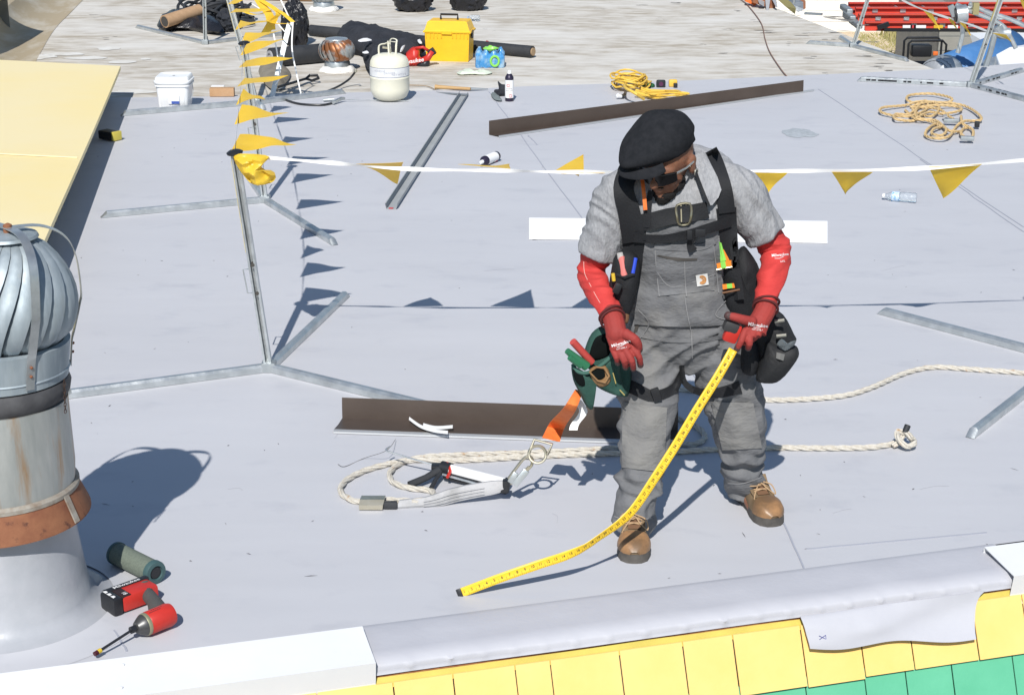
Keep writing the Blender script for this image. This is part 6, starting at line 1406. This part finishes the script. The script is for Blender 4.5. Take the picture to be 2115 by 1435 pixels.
t = thing('house', 'dark grey house with a white framed window in the upper right corner', 'house', ((xl + xr) / 2, 31, ZG)); siding(t, xl, xr, 31, ZG, ztp, mat('dark_siding', (.17, .17, .165), .8, col2=(.20, .20, .19), ns=3), 'siding', .25)
M().box((P(2085, 0, 31).x, 30.93, P(0, 5, 31).z), (1.9, .12, .22)).build('eave_trim', mat('grey_trim', (.42, .41, .40), .7), t)
wc = P(2092, 27, 30.9); wn = M()
for k in range(4): wn.box(wc + V((-.42 + k * .28, 0, 0)), (.04, .06, .22))
for z in (-.11, .11): wn.box(wc + V((0, 0, z)), (.9, .06, .04))
wn.build('window_frame', m_white, t); M().box(wc + V((0, .03, 0)), (.84, .02, .2)).build('window_pane', mat('dark_glass', (.02, .025, .03), .1), t)
# ladders on a rack over a truck
def ladder(u0, u1, v, y, rail, label, n=14):
    a, b = P(u0, v, y), P(u1, v, y + .0); t = thing('extension_ladder', label, 'ladder', (a + b) / 2, 'red ladders on the rack'); L = (b - a).length
    m_lad = mat('red_fibreglass', (.62, .065, .04), .45, col2=(.55, .08, .05), ns=6)
    for dy in (0, .42):
        q = M(); q.box((a + b) / 2 + V((0, dy, 0)), (L, .03, rail * .8)); q.box((a + b) / 2 + V((0, dy - .02, rail * .42)), (L, .07, .012)); q.box((a + b) / 2 + V((0, dy - .02, -rail * .42)), (L, .07, .012)); q.build('rail', m_lad, t)
    q = M()
    for k in range(n): q.tube([a + V(((k + .7) * .31, .0, 0)), a + V(((k + .7) * .31, .42, 0))], .016, 8)
    q.build('rungs', m_galv, t, smooth=True); p = M()
    for k in range(n): p.box(a + V(((k + .7) * .31, -.022, .01)), (.06, .012, .04))
    p.build('rung_plates', m_galv, t); M().box(a + V((-.06, .2, 0)), (.07, .46, rail * .6), bev=.015).build('feet', m_galvd, t); return t
yL = 19.0
ladder(1766, 2250, 24, yL + .5, .10, 'uppermost of the three red ladders on the rack'); ladder(1772, 2250, 40, yL + .25, .13, 'middle one of the three red ladders on the rack, with pale rung plates'); ladder(1786, 2250, 54, yL, .10, 'lowest of the three red ladders on the rack, carrying white and yellow stickers')
pl_ = P(1880, 56, yL - .04); t = thing('ladder_sticker_set', 'white and yellow stickers on the side of the lowest red ladder', 'sticker', pl_)
for u, w_, m_ in ((1874, .10, m_lab), (1886, .06, m_labred), (1900, .13, m_lab), (1938, .10, m_flag), (1968, .11, m_lab)): M().box(P(u, 57, yL - .042), (w_, .006, .045)).build('sticker', m_, t)
t = thing('ladder_rack', 'black steel truck rack carrying the red ladders', 'rack', (P(1960, 66, yL).x, yL, ZG))
q = M(); q.bar(P(1826, 62, yL - .1), P(2300, 64, yL - .1), .03, .035); q.build('side_rail', m_black, t)
for u in (1812, 1836, 2060): M().bar(P(u, 54, yL - .1), P(u, 54, yL - .1) + V((0, 0, -.55)), .05, .05).build('upright', m_black, t)
M().bar(P(1836, 50, yL - .1), P(1812, 58, yL - .1), .04, .05).build('corner_brace', m_black, t); M().box((P(2010, 60, yL).x, yL + .5, ZG + .75), (5.0, 1.4, .6), bev=.08).build('truck_bed', m_black, t, smooth=True)
for u in (1880, 2120): M().lathe([(.2, -.12), (.36, -.11), (.38, 0), (.36, .11), (.2, .12)], (P(u, 60, yL).x, yL - .35, ZG + .38), 24, axis=(0, 1, 0)).build('wheel', m_blackrub, t, smooth=True)
# generator
gc = P(1912, 104, 17.6); t = thing('generator', 'black framed generator with orange parts below the old roof edge', 'generator', gc - V((0, 0, .1)))
q = M()
for y in (-.1, .1): q.tube([gc + V((-.2, y, -.1)), gc + V((-.2, y, .08)), gc + V((-.17, y, .11)), gc + V((.14, y, .11)), gc + V((.18, y, .07)), gc + V((.18, y, -.1))], .012, 8)
q.build('frame', m_black, t, smooth=True); M().box(gc + V((-.05, 0, .0)), (.2, .15, .12), bev=.02).build('engine', m_black, t, smooth=True); M().box(gc + V((.08, -.08, -.02)), (.05, .03, .04), bev=.008).build('orange_cover', m_or, t, smooth=True); M().lathe([(.0, 0), (.05, 0), (.05, .04), (0, .04)], gc + V((.22, -.05, -.04)), 16, axis=(0, -1, 0)).build('pulley', m_black, t, smooth=True, auto=40); M().box(gc + V((.15, 0, -1.7)), (.9, .5, 3.1)).build('stand_crate', m_dark, t)
# dry bush and grass in front of the wall
random.seed(6)
q = M(); m_grass = mat('dry_grass', (.42, .35, .17), .9, col2=(.25, .27, .10), ns=1.2)
for k in range(1500):
    x, y = random.uniform(P(1840, 60, 35).x, P(1950, 60, 35).x), random.uniform(31, 39); h_ = random.uniform(.1, .75) * (1.0 if x > P(1902, 60, 35).x else .2); dx = random.uniform(-.15, .15)
    q.add([V((x - .012, y, ZG)), V((x + .012, y, ZG)), V((x + dx, y, ZG + h_))], [(0, 1, 2)])
tag(q.build('dry_grass', m_grass, weld=0), 'clump of dry grass growing in front of the white wall', 'grass', kind='stuff')
# blue tarp over duct, foil duct mouth, white unit, conduits
yT = G(2000, 138).y + .6
t = thing('blue_covered_duct', 'large round duct under a blue cover beyond the far roof edge', 'duct', P(1990, 140, yT)); m_blu = mat('blue_tarp', (.055, .17, .40), .5, col2=(.08, .21, .45), ns=4, bump=.6, bs=6, bdist=.03)
a, b = P(1956, 156, yT) , P(2085, 104, yT + .7); d = (b - a).normalized()
M().tube([a, a.lerp(b, .3), a.lerp(b, .36), a.lerp(b, .42), b], [.19, .19, .195, .19, .19], 32).build('blue_cover', m_blu, t, smooth=True, auto=0)
M().tube([a - d * .14, a - d * .04, a + d * .0], [.19, .195, .19], 32).build('foil_ring', m_galv, t, smooth=True, auto=0)
q = M()
for k in range(26):
    an = 2 * math.pi * k / 26; x = d.orthogonal().normalized(); y = d.cross(x); r0 = a - d * .16
    q.slab([[r0 + (x * math.cos(an + f * .25) + y * math.sin(an + f * .25)) * rr_ - d * zz2 for f in (0, 1)] for rr_, zz2 in ((.19, -.12), (.19, .0), (.14, .05), (.07, .07))], d * .006)
q.build('foil_blades', m_alu, t, smooth=True); M().lathe([(.06, 0), (.175, -.02)], a - d * .16, 26, axis=d).build('dark_mouth', m_dark, t)
M().tube([P(2015, 158, yT - .1), P(2062, 128, yT + .4)], .10, 20).build('silver_liner', m_galv, t, smooth=True)
t = thing('rooftop_unit', 'white rooftop air unit partly hidden beyond the grey roof at the right edge', 'air unit', P(2090, 140, yT + .3))
q = M(); c0_, c1_ = P(2052, 98, yT + .4), P(2200, 98, yT + .4); q.slab([[c0_ + V((0, 0, 0)), c1_], [P(2070, 145, yT - .1), P(2200, 145, yT - .1)], [P(2070, 190, yT - .1), P(2200, 190, yT - .1)]], (0, .9, 0)); q.build('casing', m_white, t); 
q = M(); q.slab([[P(2046, 100, yT + .42), P(2052, 98, yT + .40)], [P(2040, 150, yT), P(2070, 148, yT - .1)]], (0, .3, 0)); q.build('side_flange', m_galv, t)
t = thing('conduit_mast', 'bundle of galvanised conduits with a round fixture above the blue duct', 'conduit', P(2050, 90, D0.y + .8)); yM = D0.y + 1.0
def cpt(pts, r, nm, m=m_galv): return M().tube(catmull([P(u, v, yM) for u, v in pts], 5), r, 10).build(nm, m, t, smooth=True)
cpt([(1975, 10), (2010, 26), (2045, 40), (2075, 58), (2098, 100)], .02, 'conduit'); cpt([(2002, 8), (2040, 26), (2090, 42), (2160, 75)], .02, 'conduit'); cpt([(1985, 14), (1999, 17), (2015, 16), (2060, 38), (2080, 38), (2130, 60)], .015, 'conduit'); cpt([(1986, 38), (1988, 70), (1983, 92), (1978, 110)], .02, 'conduit')
cpt([(2055, 70), (2045, 110), (2035, 140)], .025, 'flat_post', m_galvd)
M().tube([P(1974, 31, yM - .1), P(1996, 28, yM - .1)], .075, 20).build('round_fixture', m_galv, t, smooth=True, auto=40); M().tube([P(1971, 31.5, yM - .1), P(1974, 31, yM - .1)], .06, 20).build('fixture_mouth', m_black, t)
M().bar(P(1963, 12, yM - .1), P(1972, 34, yM - .1), .03, .05).build('bracket', m_galvd, t); M().box(P(2015, 18, yM - .03), (.05, .05, .10)).build('clamp', mat('brass_clamp', (.4, .35, .18), .5, .6), t)
M().tube(catmull([P(2058, 55, yM), P(2066, 68, yM), P(2085, 70, yM)], 5), .05, 14).build('foil_elbow', m_galv, t, smooth=True)
